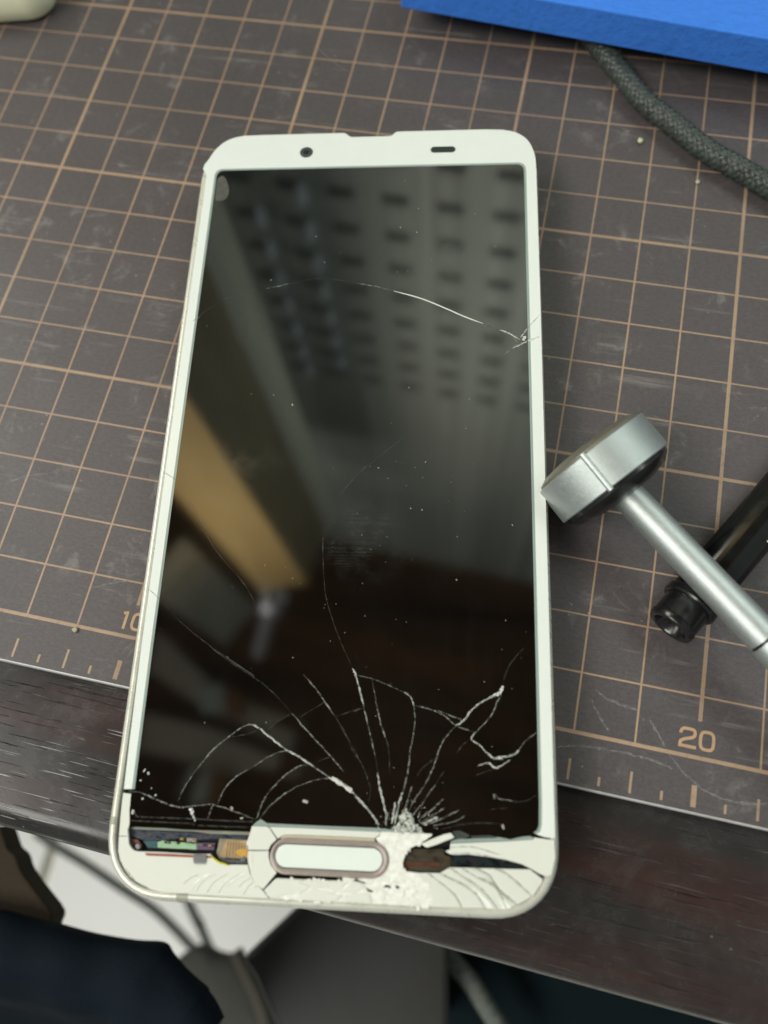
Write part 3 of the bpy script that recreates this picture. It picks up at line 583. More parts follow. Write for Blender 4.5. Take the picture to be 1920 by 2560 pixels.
two = [(19.71, .345), (19.715, .39), (19.75, .428), (19.80, .434), (19.87, .434), (19.92, .422), (19.938, .38), (19.932, .335), (19.89, .300), (19.80, .268), (19.735, .235), (19.712, .20), (19.712, .125)]
bar = [(19.738, .150), (19.85, .150), (19.97, .150)]
digits('printed_number', [(two, False), (bar, False), (zero(20.135), True)])
digits('printed_number', [([(9.79, .40), (9.81, .41), (9.832, .42)], False), ([(9.858, .446), (9.858, .30), (9.858, .12)], False), (zero(10.10), True)])
M['scratch'] = crack_mat('mat_scratch', .05, .45, (.42, .41, .39))
for pts in MATSCR: ribbon('scratch', pts, .018, .002, .001, M['scratch'], mat, unit=CM, jit=.012, n=10)
for _ in range(16):
    x, y, a, l = random.uniform(3, 23), random.uniform(0, 15), random.uniform(-.8, .5), random.uniform(.3, 1.1)
    ribbon('scratch', [(x, y), (x + l * .5 * math.cos(a), y + l * .5 * math.sin(a) + random.uniform(-.06, .06)), (x + l * math.cos(a), y + l * math.sin(a))], .010, .002, .001, M['scratch'], mat, unit=CM, jit=.006, n=10)

# ------------------------------------------------------------------ smartphone (local millimetres, origin under the screen centre)
MM = CM * .1
phone = empty('smartphone', 'white smartphone with a shattered lower chin and cracked black screen', 'smartphone', (13.38, 3.9587, 0))
phone.rotation_euler.z = math.atan2(0.17400333, 0.98474506)
ZG = 10.0           # glass top


def rrect(hw, v0, v1, r, cx=0.0, n=10, p=2.3):
    pts = []
    for sx, cy, a0 in ((1, v1 - r, 0), (-1, v1 - r, 90), (-1, v0 + r, 180), (1, v0 + r, 270)):
        for k in range(n + 1):
            t = math.radians(a0 + 90 * k / n)
            c_, s_ = math.cos(t), math.sin(t)
            pts.append((cx + sx * (hw - r) + r * math.copysign(abs(c_) ** (2 / p), c_), cy + r * math.copysign(abs(s_) ** (2 / p), s_)))
    return pts


FO = rrect(33.75, -73.65, 70.2, 9.5, cx=-.40)
FPROF = [(-1.6, 6.0), (-.55, 6.2), (-.50, 9.2), (-.30, 9.55), (0.0, 9.66), (.35, 9.60), (.75, 9.25), (1.0, 8.6), (1.12, 7.6), (1.12, 5.0), (1.05, 3.2), (.7, 1.6), (-.1, .7), (-1.6, .3)]


def sweep(name, idx, prof, mat_, grow=0.0):
    L = len(FO)
    closed = idx is None
    idx = idx or list(range(L))
    v, f = [], []
    for i in idx:
        a, c = FO[(i - 1) % L], FO[(i + 1) % L]
        t = Vector((c[0] - a[0], c[1] - a[1])).normalized()
        nx, ny = t.y, -t.x
        for d, z in prof: v.append((FO[i % L][0] + nx * (d + grow), FO[i % L][1] + ny * (d + grow), z + grow * .5))
    n = len(prof); q = len(idx)
    for i in range(q if closed else q - 1):
        j = (i + 1) % q
        for s in range(n - 1): f.append((i * n + s, i * n + s + 1, j * n + s + 1, j * n + s))
    o = mesh(name, v, f, mat_, phone, smooth=True, unit=MM)
    e = o.modifiers.new('edge', 'EDGE_SPLIT'); e.split_angle = math.radians(38)
    return o


sweep('frame', None, FPROF, M['frame'])
plate('back_cover', rrect(32.8, -72.6, 69.4, 8.8, cx=-.4), .9, .55, M['frame'], phone)


def band(pts2, normal):
    """Antenna break: the frame's own profile over a short straight length."""
    v, f = [], []
    n = len(FPROF)
    for p in pts2:
        for d, z in FPROF:
            v.append((p[0] + normal[0] * (d + .03), p[1] + normal[1] * (d + .03), z + .02))
    for s in range(n - 1): f.append((s, s + 1, n + s + 1, n + s))
    mesh('antenna_band', v, f, M['frame2'], phone, unit=MM)


band([(-34.15, -63.0), (-34.15, -64.15)], (-1, 0))
band([(-21.1, -73.65), (-22.9, -73.65)], (0, -1))
plate('inner_tray', rrect(33.0, -73.0, 69.5, 8.8, cx=-.2), 8.3, 6.5, M['tray'], phone)

# upper bezel: one C-shaped sheet of white-backed glass
outer = [(-33.15, -58.9), (-33.3, -52), (-33.55, -35), (-33.65, -5), (-33.7, 30), (-33.68, 61.8), (-34.2, 62.5), (-34.65, 63.3), (-34.45, 64.5)]
outer += [tuple(p)[:2] for p in smooth_path([(-33.75, 65.7, 0), (-32.65, 68.1, 0), (-31.1, 70.05, 0), (-29.2, 71.25, 0), (-26.85, 71.85, 0)], 4)]
outer += [(-22, 71.95), (-5.5, 71.95), (-5.1, 71.75), (-4.2, 70.95), (-3.8, 70.8), (4.2, 70.8), (4.6, 70.95), (5.3, 71.75), (5.7, 71.95), (24, 71.95)]
outer += [tuple(p)[:2] for p in smooth_path([(27.4, 71.75, 0), (30.2, 70.9, 0), (32.5, 68.8, 0), (33.75, 65.3, 0), (34.0, 61.8, 0)], 4)]
outer += [(34.0, 30), (33.85, -10), (33.75, -40), (33.68, -63.3)]
outer += [(32.2, -63.2), (30.95, -62.85), (31.5, -62.47), (31.79, -61.52)]
inner = [(31.9, -58), (32.0, 61.2), (31.85, 62.2), (31.5, 62.8), (30.9, 63.12), (30.2, 63.2), (-30.2, 63.2), (-31.0, 63.1), (-31.6, 62.75), (-31.92, 62.1), (-32.0, 61.4), (-32.0, -5), (-32.0, -36), (-31.85, -58.85)]
plate('bezel', outer + inner, ZG, .7, M['bezel'], phone)
scr_up = [(31.35, -61.5), (31.45, -58), (31.55, 61.2), (31.42, 61.9), (31.1, 62.4), (30.6, 62.68), (30.1, 62.75), (-30.1, 62.75), (-30.7, 62.65), (-31.15, 62.35), (-31.45, 61.8), (-31.55, 61.2), (-31.55, -36), (-31.38, -58.82)]
plate('screen', scr_up + SCREEN_LOW[::-1] + [(30.51, -62.65), (31.09, -62.22)], ZG, .7, M['screen'], phone)
border = [(31.79, -61.52)] + inner + [(-31.38, -58.84)] + [(p[0], p[1]) for p in scr_up[:-1]][::-1]
plate('screen_border', border, ZG - .004, .6, M['border'], phone)
plate('screen_border', BORDER_MID, ZG - .004, .6, M['border'], phone)
plate('screen_border', BORDER_APEX, ZG - .03, .5, M['border'], phone)
plate('screen_border', BORDER_RIGHT, ZG - .004, .6, M['border'], phone)
plate('screen_border', [(30.51, -62.65), (31.09, -62.22), (31.35, -61.5), (31.79, -61.52), (31.5, -62.47), (30.95, -62.85)], ZG - .004, .6, M['border'], phone)
for p in LENS: plate('dark_flake', p, ZG + .03, .05, M['lens'], phone)

# front camera and earpiece
cc = [(-13.1 + 1.38 * math.cos(t), 67.05 + 1.38 * math.sin(t)) for t in [2 * math.pi * q / 40 for q in range(40)]]
plate('front_camera', cc, ZG + .02, .1, M['lens'], phone)
plate('lens_pupil', [(-13.1 + .62 * math.cos(t), 67.05 + .62 * math.sin(t)) for t in [2 * math.pi * q / 24 for q in range(24)]], ZG + .03, .05, M['tray'], phone)
ec = [(15.25 + (1.78 if math.cos(t) > 0 else -1.78) + .78 * math.cos(t), 66.95 + .78 * math.sin(t)) for t in [2 * math.pi * (q + .5) / 40 for q in range(40)]]
plate('earpiece', ec, ZG + .02, .1, M['ear'], phone)

# broken chin: separate pieces of white glass
SH_T = dict(corner=(.0, (0, 0)), arc_up=(.14, (.012, .006)), arc_low=(.12, (.018, -.008)), above=(-.02, (0, 0)), right=(.02, (-.003, .004)), loose=(.55, (.06, -.10)))
for k_, (dz, tl) in SH_T.items():
    plate('glass_shard', SHARDS[k_], ZG + dz, .55, M['chin'], phone, tilt=tl, bevel=.09)
plate('crushed_glass', SHARDS['crush'], ZG - .10, .5, M['crush'], phone, bevel=.05)
res = []
for c_ in BANDS:
    P = smooth_path([(p[0], p[1], 0) for p in c_], 5)
    res.append([P[int(q * (len(P) - 1) / 12)] for q in range(13)])
for i in range(len(res) - 1):
    a, c_ = res[i], res[i + 1]
    za, zb = ((.0, -.36), (-.02, -.34), (.02, -.48), (-.05, -.36), (.03, -.52), (-.02, -.34), (.0, -.26))[i]
    v, f = [], []
    for q in range(13):
        l, r = a[q], c_[q] - (c_[q] - a[q]) * .02
        mid = (l + r) / 2
        zm = max(za, zb) * .5 + min(za, zb) * .5 + .10
        v += [(l.x, l.y, ZG + za), (mid.x, mid.y, ZG + zm), (r.x, r.y, ZG + zb), (r.x, r.y, ZG - .8), (l.x, l.y, ZG - .8)]
    for q in range(12):
        for s in range(5):
            f.append((q * 5 + s, q * 5 + (s + 1) % 5, q * 5 + 5 + (s + 1) % 5, q * 5 + 5 + s))
    f += [(0, 1, 2, 3, 4), (60, 64, 63, 62, 61)]
    o = mesh('glass_shard', v, [q[::-1] for q in f], M['chin'], phone, smooth=True, unit=MM)
    e = o.modifiers.new('edge', 'EDGE_SPLIT'); e.split_angle = math.radians(40)


for i, c_ in enumerate(res[1:-1]):
    ribbon('crack', [(p.x, p.y) for p in c_[::2]], .10 + .05 * (i % 2), ZG - .02, .06, M['seam'], phone, jit=.02, n=3)


def inside(p, poly):
    r = False
    j = len(poly) - 1
    for i in range(len(poly)):
        if (poly[i][1] > p[1]) != (poly[j][1] > p[1]) and p[0] < (poly[j][0] - poly[i][0]) * (p[1] - poly[i][1]) / (poly[j][1] - poly[i][1]) + poly[i][0]: r = not r
        j = i
    return r


def scatter(name, poly, n, smin, smax, z, mat_, tilt=.5):
    """Many tiny slivers of glass as one part."""
    xs_, ys_ = [p[0] for p in poly], [p[1] for p in poly]
    v, f = [], []
    c = 0
    while c < n:
        p = (random.uniform(min(xs_), max(xs_)), random.uniform(min(ys_), max(ys_)))
        if not inside(p, poly): continue
        c += 1
        k = random.choice((3, 4, 4, 5))
        s_ = random.uniform(smin, smax)
        a0, st, ang = random.uniform(0, 6.28), random.uniform(.35, 1), random.uniform(0, 3.14)
        gx, gy = random.uniform(-tilt, tilt), random.uniform(-tilt, tilt)
        b0 = len(v)
        zz = z + random.uniform(0, .10)
        ring_ = []
        for q in range(k):
            a = a0 + 6.28 * q / k + random.uniform(-.3, .3)
            x, y = s_ * math.cos(a), s_ * st * math.sin(a)
            x, y = x * math.cos(ang) - y * math.sin(ang), x * math.sin(ang) + y * math.cos(ang)
            ring_.append((x, y))
        if area2(ring_) < 0: ring_ = ring_[::-1]
        for x, y in ring_: v.append((p[0] + x, p[1] + y, zz + gx * x + gy * y))
        for x, y in ring_: v.append((p[0] + x * 1.1, p[1] + y * 1.1, zz + gx * x + gy * y - .25))
        f.append(tuple(range(b0, b0 + k)))
        f += [(b0 + q, b0 + k + q, b0 + k + (q + 1) % k, b0 + (q + 1) % k) for q in range(k)]
    return tag(mesh(name, v, f, mat_, phone, unit=MM), kind='stuff')


scatter('glass_splinters', SHARDS['crush'], 150, .25, 1.0, ZG - .11, M['crush'], .07)
scatter('glass_splinters', SHARDS['crush'], 45, .05, .18, ZG - .07, M['crush'], .3)
for i, p in enumerate(BOTTOM_SHARDS): plate('glass_shard', p, ZG + .03 + .02 * (i % 3), .4, M['chin'], phone, tilt=(random.uniform(-.03, .03), random.uniform(-.04, .04)), bevel=.06)
pile = [(9.2, -63.0), (10.0, -62.6), (10.6, -61.2), (11.3, -60.3), (12.0, -60.9), (12.8, -61.9), (13.5, -62.6), (14.0, -63.3), (11, -63.5)]
scatter('glass_splinters', pile, 75, .12, .55, ZG + .03, M['crack'][2], .25)
scatter('glass_splinters', pile, 30, .08, .25, ZG + .06, M['crush'], .5)
fan = [(5.5, -63.2), (6.5, -61.5), (9.5, -60.0), (12, -58.5), (15.5, -60.5), (17.5, -62.6)]
scatter('glass_splinters', fan, 70, .05, .16, ZG + .02, M['crack'][2], .3)

# home button: stadium ring and key
def stadium(cx, cy, hw, hh, n=16):
    return [(cx + (hw - hh) + hh * math.cos(t), cy + hh * math.sin(t)) for t in [-math.pi / 2 + math.pi * q / n for q in range(n + 1)]] + [(cx - (hw - hh) + hh * math.cos(t), cy + hh * math.sin(t)) for t in [math.pi / 2 + math.pi * q / n for q in range(n + 1)]]


so, si = stadium(0, -67.42, 8.98, 2.56), stadium(-.08, -67.42, 8.28, 1.75)
n = len(so)
mid = [((a[0] * .6 + c_[0] * .4), (a[1] * .6 + c_[1] * .4)) for a, c_ in zip(so, si)]
v = [(*p, ZG - .3) for p in so] + [(*p, ZG + .10) for p in so] + [(*p, ZG + .16) for p in mid] + [(*p, ZG - .02) for p in si] + [(*p, ZG - .4) for p in si]
f = [(L_ * n + q, L_ * n + (q + 1) % n, (L_ + 1) * n + (q + 1) % n, (L_ + 1) * n + q) for L_ in range(4) for q in range(n)]
hb = mesh('home_button', v, f, M['ring'], phone, unit=MM)
plate('key', stadium(-.08, -67.42, 8.14, 1.62), ZG + .02, .4, M['button'], hb, bevel=.10)
plate('adhesive_strip', ADHESIVE, ZG - .06, .4, M['adhesive'], phone)
for h_ in HOLES: plate('gap', h_, ZG + .02, .25, M['hole'], phone)

# bared insides of the chin
Zi = 9.0
def inner_part(name, key, dz, cols, sc, rough=.25, st=(1, 1, 1), th=.3, bv=0.0):
    return plate(name, PARTS[key], Zi + dz, th, flow('inside_' + key, cols, sc, rough, st), phone, bevel=bv)
inner_part('film_edge', 'yellow', .12, [(.42, .42, .28), (.30, .36, .30), (.45, .33, .22)], 500)
inner_part('flex_cable', 'navy', .05, [(.012, .016, .05), (.05, .06, .07), (.10, .09, .10)], 900, .2, (1, 3, 1))
inner_part('circuit_board', 'teal', .10, [(.03, .06, .09), (.04, .10, .11)], 700)
inner_part('circuit_board', 'green', .16, [(.22, .36, .22), (.30, .45, .28)], 600)
inner_part('tape', 'tape', .2, [(.20, .18, .16), (.30, .27, .22)], 900)
inner_part('flex_cable', 'purple', .14, [(.08, .05, .10), (.13, .08, .15)], 800)
inner_part('bracket', 'brown', .12, [(.06, .028, .02), (.14, .07, .055)], 500)
inner_part('insulating_film', 'film', .18, [(.20, .19, .14), (.28, .25, .18)], 700, .2)
inner_part('insulating_film', 'amber', .30, [(.42, .24, .07), (.36, .25, .13), (.50, .36, .20)], 260, .18)
inner_part('contact_pad', 'disc', .36, [(.58, .36, .08), (.50, .29, .06)], 500, .25)
inner_part('bracket', 'dark', .22, [(.02, .02, .025), (.11, .12, .12)], 700, .2, (1, 4, 1))
inner_part('red_strip', 'red', 1.04, [(.33, .07, .04), (.26, .055, .03)], 500, .45, th=.10)
clip = plate('metal_clip', PARTS['clip'], ZG + .35, .5, M['metal'], phone, tilt=(0, -.10), bevel=.18)
ribbon('yellow_wire', PARTS['wire'], .12, ZG + .01, .12, plain('yellow_plastic', (.72, .62, .02), .4), phone, n=8)
inner_part('chip', 'chip', .30, [(.022, .017, .012), (.05, .042, .03), (.07, .06, .045)], 420, .18, (1, 2.5, 1), bv=.12)
inner_part('chip_band', 'chipband', .33, [(.06, .022, .010), (.09, .035, .018)], 500, .3, th=.1)
inner_part('chip_band', 'chipside', .34, [(.10, .062, .022), (.05, .035, .018)], 500, .3, th=.1)
inner_part('dark_sliver', 'sliver', .4, [(.004, .005, .006), (.014, .022, .024), (.035, .022, .022)], 700, .15)

# pieces of the cracked screen, each lying a hair out of level
for i, p in enumerate(CELLS):
    g = ((.006, -.004), (-.005, .007), (.008, .003), (-.004, -.006), (.005, .006), (-.007, .003), (.009, -.007), (-.006, -.005), (.004, .007))[i]
    plate('screen_shard', p, ZG + .045, .12, M['screen'], phone, tilt=g)
# small parts on the bared circuit board
M['gold'] = plain('gold_pad', (.50, .36, .12), .3, metal=.8)
for i in range(13):
    x = -25.6 + i * .62 + random.uniform(-.12, .12)
    y = -66.05 - .015 * i + random.choice((-.32, 0, .3))
    w_, h_ = random.choice(((.16, .10), (.22, .14), (.12, .18), (.28, .16)))
    plate('component', [(x - w_, y - h_), (x + w_, y - h_), (x + w_, y + h_), (x - w_, y + h_)], Zi + .34, .25, random.choice((M['tray'], M['metal'], M['gold'], M['lens'])), phone)
for i in range(7):
    x = -15.9 + i * .44
    plate('copper_trace', [(x, -68.4), (x + .07, -68.4), (x + .10, -65.9), (x + .03, -65.9)], Zi + .33, .05, M['hole'], phone)
for x, y in ((-29.9, -67.2), (-13.2, -68.2)):
    plate('screw', [(x + .42 * math.cos(t), y + .42 * math.sin(t)) for t in [6.2832 * q / 14 for q in range(14)]], Zi + .45, .3, M['metal'], phone, bevel=.06)

# cracks: raised hairlines on the glass
WD = (.060, .075, .105, .20, .12)
M['crack'].append(plain('crack_open', (.66, .72, .64), .4))
for w, pts in CRACKS:
    ribbon('crack', pts, WD[w], ZG + .058, .035, M['crack'][w], phone, jit=0.0 if w == 4 else .03 + .02 * w, n=7)
    if w in (2, 3):   # flaked edges beside the open cracks
        ribbon('crack', [(p[0] + random.uniform(-.14, .14), p[1] + random.uniform(-.14, .14)) for p in pts], WD[w] * .7, ZG + .060, .03, M['crack'][1], phone, jit=.09, n=7)
for w, pts in BEZEL_CRACKS:
    ribbon('crack', pts, .07 + .1 * w, ZG + .015, .03, M['seam'] if w == 0 else M['crack'][3], phone, jit=.01)
for pts in LCD_EDGES: ribbon('lcd_edge', pts, .10, ZG + .010, .03, M['crack'][0], phone, taper=False)
for a in range(9):   # fracture ripples in the lower left piece
    x = -22.0 + a * 1.30 + random.uniform(-.5, .4)
    ribbon('crack', [(x, -73.0), (x + .5, -72.0), (x + 1.3, -71.2), (x + 2.6 + a * .1, -70.6 + a * .10)][random.choice((0, 0, 1)):], random.uniform(.05, .16), ZG + .004, random.uniform(.05, .13), M['chin'], phone, jit=.015)
for pts in ([(-33.1, -65.75), (-31.5, -65.72)], [(-31.2, -70.2), (-29.4, -71.9), (-27.2, -72.75)], [(18.2, -65.2), (21.5, -65.0), (25.5, -65.9)], [(18.5, -66.0), (22.0, -65.9), (26.5, -66.7)], [(-11.4, -66.9), (-9.2, -66.8)], [(-11.6, -63.8), (-11.9, -66.5)], [(-11.7, -67.2), (-11.3, -69.5), (-10.2, -71.6)]):
    ribbon('crack', pts, .07, ZG + .05, .06, M['seam'], phone, jit=.01)
plate('glue_blob', [tuple(p)[:2] for p in smooth_path([(*q, 0) for q in BLOB], 4, True)], ZG + .06, .06, plain('glue', (.085, .082, .07), .35, var=.5, scale=900), phone, bevel=.04)

v, f = [], []
def speck(x, y, s_, z=ZG + .075):
    b0 = len(v)
    a = random.uniform(0, 3.1)
    l = s_ * random.uniform(1, 2.6)
    for dx, dy in ((l, s_), (-l, s_), (-l, -s_), (l, -s_)):
        v.append((x + dx * math.cos(a) - dy * math.sin(a), y + dx * math.sin(a) + dy * math.cos(a), z))
    f.append((b0, b0 + 1, b0 + 2, b0 + 3))
for _ in range(100): speck(random.uniform(-31, 31), random.uniform(-61, 62), random.choice((.02, .025, .03, .04, .06)))
for _ in range(30): speck(random.gauss(8, 9), random.gauss(-20, 12), random.choice((.03, .04)))
for x, y, s_ in ((-30.2, -56, .11), (-29.5, -56.4, .16), (-30.6, -57.5, .1), (-29.9, -60.2, .14), (-31.2, -62.2, .2), (-27.9, -59.6, .13), (-28.7, -58.6, .08), (-4.2, -59.6, .2), (-15.6, -61.0, .13), (-13.9, -62.4, .1), (26.0, -62.0, .14), (-11.5, 8.5, .1)): speck(x, y, s_)
tag(mesh('dust', v, f, M['dust'], phone, unit=MM), kind='stuff')

# ------------------------------------------------------------------ silver round-headed tool
AXR = Vector((.756, -.6545, .015)).normalized()
tool = empty('round_headed_tool', 'silver tool with a round disc head and straight handle beside the phone', 'tool', (17.73, 4.30, 1.13))
tool_o = Vector((17.73, 4.30, 1.13))
M['silver'] = plain('silver_paint', (.50, .545, .525), .45, metal=.85, var=.10, scale=2500, bump=.25)
M['domeD'] = plain('dark_dome', (.014, .015, .014), .22, var=.3)
M['domeK'] = plain('khaki_dome', (.13, .125, .095), .4, var=.2)
AXH = Vector((.756, -.6545, -.175)).normalized()
Rh = 1.085
ln = .335
HP = [(-ln, Rh - .12), (-ln, Rh - .015), (-ln + .018, Rh), (ln - .018, Rh), (ln, Rh - .015), (ln, Rh - .12)]
M['satin'] = plain('satin_silver', (.47, .515, .495), .50, metal=.85, var=.12, scale=1800, bump=.3)
O0 = (0, 0, 0)
lathe('head_rim', HP, O0, AXH, M['satin'], tool, seg=72)
lathe('front_dome', [(ln - .01, Rh - .06), (ln + .07, Rh - .07), (ln + .19, Rh - .20), (ln + .27, Rh - .5), (ln + .29, .3)], O0, AXH, M['domeD'], tool, seg=64)
lathe('back_dome', [(-ln + .01, Rh - .05), (-ln - .05, Rh - .07), (-ln - .12, Rh - .22), (-ln - .16, Rh - .5), (-ln - .17, .3)][::-1], O0, AXH, M['domeK'], tool, seg=64)
# raised seam across the rim
side = AXH.cross(Vector((0, 0, 1))).normalized()
upv = side.cross(AXH)
th = math.radians(118)
rd = side * -math.cos(th) + upv * math.sin(th)
tg = AXH.cross(rd)
v = []
for d in (-ln - .03, ln + .03):
    for a, h in ((-.055, -.03), (-.045, .03), (-.02, .055), (.02, .055), (.045, .03), (.055, -.03)):
        v.append(tuple(AXH * d + rd * (Rh + h) + tg * a))
mesh('seam_ridge', v, [(i, i + 1, 7 + i, 6 + i) for i in range(5)] + [(5, 4, 3, 2, 1, 0), (6, 7, 8, 9, 10, 11)], M['silver'], tool)
lathe('handle', [(ln + .05, .275), (1.2, .28), (3.70, .285)], O0, AXR, M['silver'], tool, seg=48)
lathe('handle_joint', [(3.70, .262), (3.745, .262)], O0, AXR, M['tray'], tool, seg=40)
lathe('handle_end', [(3.745, .285), (3.78, .30), (9.0, .30), (9.1, .26)], O0, AXR, M['silver'], tool, seg=48)

# ------------------------------------------------------------------ black pen under the tool
pd = Vector((20.0 - 19.27, 3.18 - 1.98, 0)).normalized()
pen = empty('black_pen', 'glossy black pen with a hollow collared end lying under the silver handle', 'pen', (19.27, 1.98, 0))
M['blk'] = plain('black_gloss', (.010, .0105, .0105), .22, var=.5, scale=600)
M['blk2'] = plain('black_satin', (.007, .008, .0078), .15, var=.3, scale=500)
po = (0, 0, .435)
lathe('pen_tip', [(.34, .20), (.02, .275), (-.02, .30), (-.03, .34), (-.02, .385), (.02, .405), (.08, .41), (.10, .395), (.47, .40), (.50, .44)], po, pd, M['blk'], pen, seg=48)
lathe('collar', [(.46, .40), (.47, .455), (.50, .475), (.60, .475), (.63, .455), (.64, .42)], po, pd, M['blk'], pen, seg=48)
lathe('pen_body', [(.62, .40), (.66, .425), (9.0, .435)], po, pd, M['blk2'], pen, seg=56)
# ------------------------------------------------------------------ braided cable
M['strand'] = plain('cable_strand', (.044, .054, .046), .40, var=.85, scale=700)
M['core'] = plain('cable_core', (.004, .006, .005), .8)
M['fuzz'] = plain('cable_fuzz', (.05, .06, .05), .8)


def braid(root, path, r, pitch, n=8, width=.095, core='core', strand='strand'):
    P = smooth_path(path, 30)
    fr = frames(P)
    acc = [0.0]
    for i in range(1, len(P)): acc.append(acc[-1] + (P[i] - P[i - 1]).length)
    tube('cable_core', P[::4] + [P[-1]], r * .84, M[core], root, seg=16)
    v, f = [], []
    for dr in (1, -1):
        for k in range(n):
            rows = []
            for i, (p, s, u, t) in enumerate(fr):
                ph = 2 * math.pi * (acc[i] / pitch * dr + k / n)
                wv = math.cos(n * (2 * math.pi * acc[i] / pitch) + (0 if dr > 0 else math.pi) + math.pi * k)
                rr = r * (.94 + .06 * wv)
                c = p + (s * math.cos(ph) + u * math.sin(ph)) * rr
                rad = (s * math.cos(ph) + u * math.sin(ph))
                tan = (-s * math.sin(ph) + u * math.cos(ph)) * dr * (2 * math.pi * r / pitch) + t
                tan.normalize()
                sd = tan.cross(rad).normalized()
                w = width
                b0 = len(v)
                v.extend([tuple(c + sd * w), tuple(c + sd * w * .5 + rad * w * .5), tuple(c - sd * w * .5 + rad * w * .5), tuple(c - sd * w)])
                rows.append(b0)
            for a, b in zip(rows, rows[1:]):
                for q in range(3): f.append((a + q, a + q + 1, b + q + 1, b + q))
    tag(mesh('braid', v, f, M[strand], root, smooth=True), kind='stuff')
    return P


cable = empty('braided_cable', 'thick black-green braided cable running out from under the blue slab', 'cable', (16.54, 14.88, 0))
base = Vector((16.54, 14.88, 0))
cp = [Vector((x, y, .235)) - base for x, y in [(14.6, 17.4), (15.7, 15.9)] + CABLE + [(21.6, 10.9), (23.0, 10.3)]]
P = braid(cable, cp, .205, .85, 6, .062)
v, f = [], []
for _ in range(1300):
    i = random.randrange(len(P))
    a = random.uniform(-.3, math.pi + .3)
    p = P[i] + Vector((random.uniform(-.02, .02), random.uniform(-.02, .02), 0))
    t = (P[min(i + 1, len(P) - 1)] - P[max(i - 1, 0)]).normalized()
    s = t.cross(Vector((0, 0, 1))).normalized()
    rad = s * math.cos(a) + Vector((0, 0, 1)) * math.sin(a)
    q0 = p + rad * .20
    q1 = q0 + rad * random.uniform(.03, .16) + Vector([random.uniform(-.06, .06) for _ in range(3)])
    b0 = len(v)
    v += [tuple(q0 + t * .005), tuple(q0 - t * .005), tuple(q1)]
    f.append((b0, b0 + 1, b0 + 2))
tag(mesh('fuzz', v, f, M['fuzz'], cable), kind='stuff')

# ------------------------------------------------------------------ blue slab, cream case, crumbs
M['blue'] = fabric('blue_foam', (.050, .215, .76), 420, .8)
z0, z1 = .60, 1.38
A0, A1 = Vector((11.92, 15.10)), Vector((20.08, 14.18))
dx = (A1 - A0).normalized()
dy = Vector((-dx.y, dx.x))
A1 = A0 + dx * 17
slab = empty('blue_slab', 'bright blue textured foam slab resting on the braided cable', 'foam slab', (A0.x, A0.y, z0))
c4 = [Vector((0, 0)), dx * 17, dx * 17 + dy * 12, dy * 12]
v = [(p.x, p.y, 0) for p in c4] + [(p.x, p.y, z1 - z0) for p in c4]
o = mesh('slab_body', v, [(3, 2, 1, 0), (4, 5, 6, 7)] + [(i, (i + 1) % 4, 4 + (i + 1) % 4, 4 + i) for i in range(4)], M['blue'], slab)
b = o.modifiers.new('edge', 'BEVEL'); b.width = .0003; b.segments = 2
o = mesh('back_support', [(p.x, p.y, z) for z in (-z0, -.002) for p in (dx * 3 + dy * 8, dx * 15 + dy * 8, dx * 15 + dy * 11, dx * 3 + dy * 11)], [(3, 2, 1, 0), (4, 5, 6, 7)] + [(i, (i + 1) % 4, 4 + (i + 1) % 4, 4 + i) for i in range(4)], M['blk2'], slab)

M['cream'] = plain('cream_plastic', (.95, .95, .68), .45, var=.02)
case = empty('cream_case', 'pale cream plastic case with rounded corners at the far left', 'case', (2.0, 15.0, 0))
dc = Vector((.83, .19)).normalized(); dn = Vector((-dc.y, dc.x))
cen = Vector((3.33, 14.22)) - dc * 2.6 + dn * 1.45
def ccorner(hw, hh, r):
    return [tuple(cen - Vector((2.0, 15.0)) + dc * x + dn * y) for x, y in rrect(hw, -hh, hh, r, n=8, p=2)]
loops = [(2.42, 1.22, .5, .02), (2.55, 1.36, .62, .12), (2.62, 1.42, .66, .4), (2.62, 1.42, .66, .75), (2.52, 1.33, .6, .98), (2.30, 1.12, .5, 1.1), (1.9, .8, .4, 1.14)]
v, f = [], []
for hw, hh, r, z in loops: v += [(x, y, z) for x, y in ccorner(hw, hh, r)]
n = len(v) // len(loops)
for i in range(len(loops) - 1): f += [(i * n + q, i * n + (q + 1) % n, (i + 1) * n + (q + 1) % n, (i + 1) * n + q) for q in range(n)]
f += [tuple(range(n - 1, -1, -1)), tuple((len(loops) - 1) * n + q for q in range(n))]
mesh('case_shell', v, f, M['cream'], case, smooth=True)


def crumb(name, x, y, r, colr, label, cat, st=1.0):
    v, f = [], []
    nu, nv = 8, 5
    for j in range(nv + 1):
        for i in range(nu):
            a, c_ = 6.283 * i / nu, math.pi * j / nv
            q = r * random.uniform(.75, 1.2)
            v.append((q * st * math.sin(c_) * math.cos(a), q * math.sin(c_) * math.sin(a), r * .7 + q * .7 * math.cos(c_)))
    for j in range(nv):
        f += [(j * nu + i, (j + 1) * nu + i, (j + 1) * nu + (i + 1) % nu, j * nu + (i + 1) % nu) for i in range(nu)]
    o = mesh(name, v, f, plain(name + '_stuff', colr, .6, var=.2, scale=1500), None, smooth=True)
    o.location = Vector((x, y, .0)) * CM
    return tag(o, label, cat)


crumb('crumb', 17.71, 12.58, .065, (.62, .60, .38), 'tiny pale yellow crumb on the mat just below the braided cable', 'crumb')
crumb('crumb', 19.0, 11.66, .05, (.48, .44, .38), 'small beige crumb on a grid line right of the phone top corner', 'crumb', 1.0)
crumb('lint', 20.62, 3.62, .022, (.75, .72, .55), 'short pale lint fibre stuck on the black pen', 'lint', 2.2).location.z = .0083
crumb('crumb', 9.0, -.08, .05, (.42, .43, .30), 'greenish fleck on the mat border line left of the phone', 'crumb')

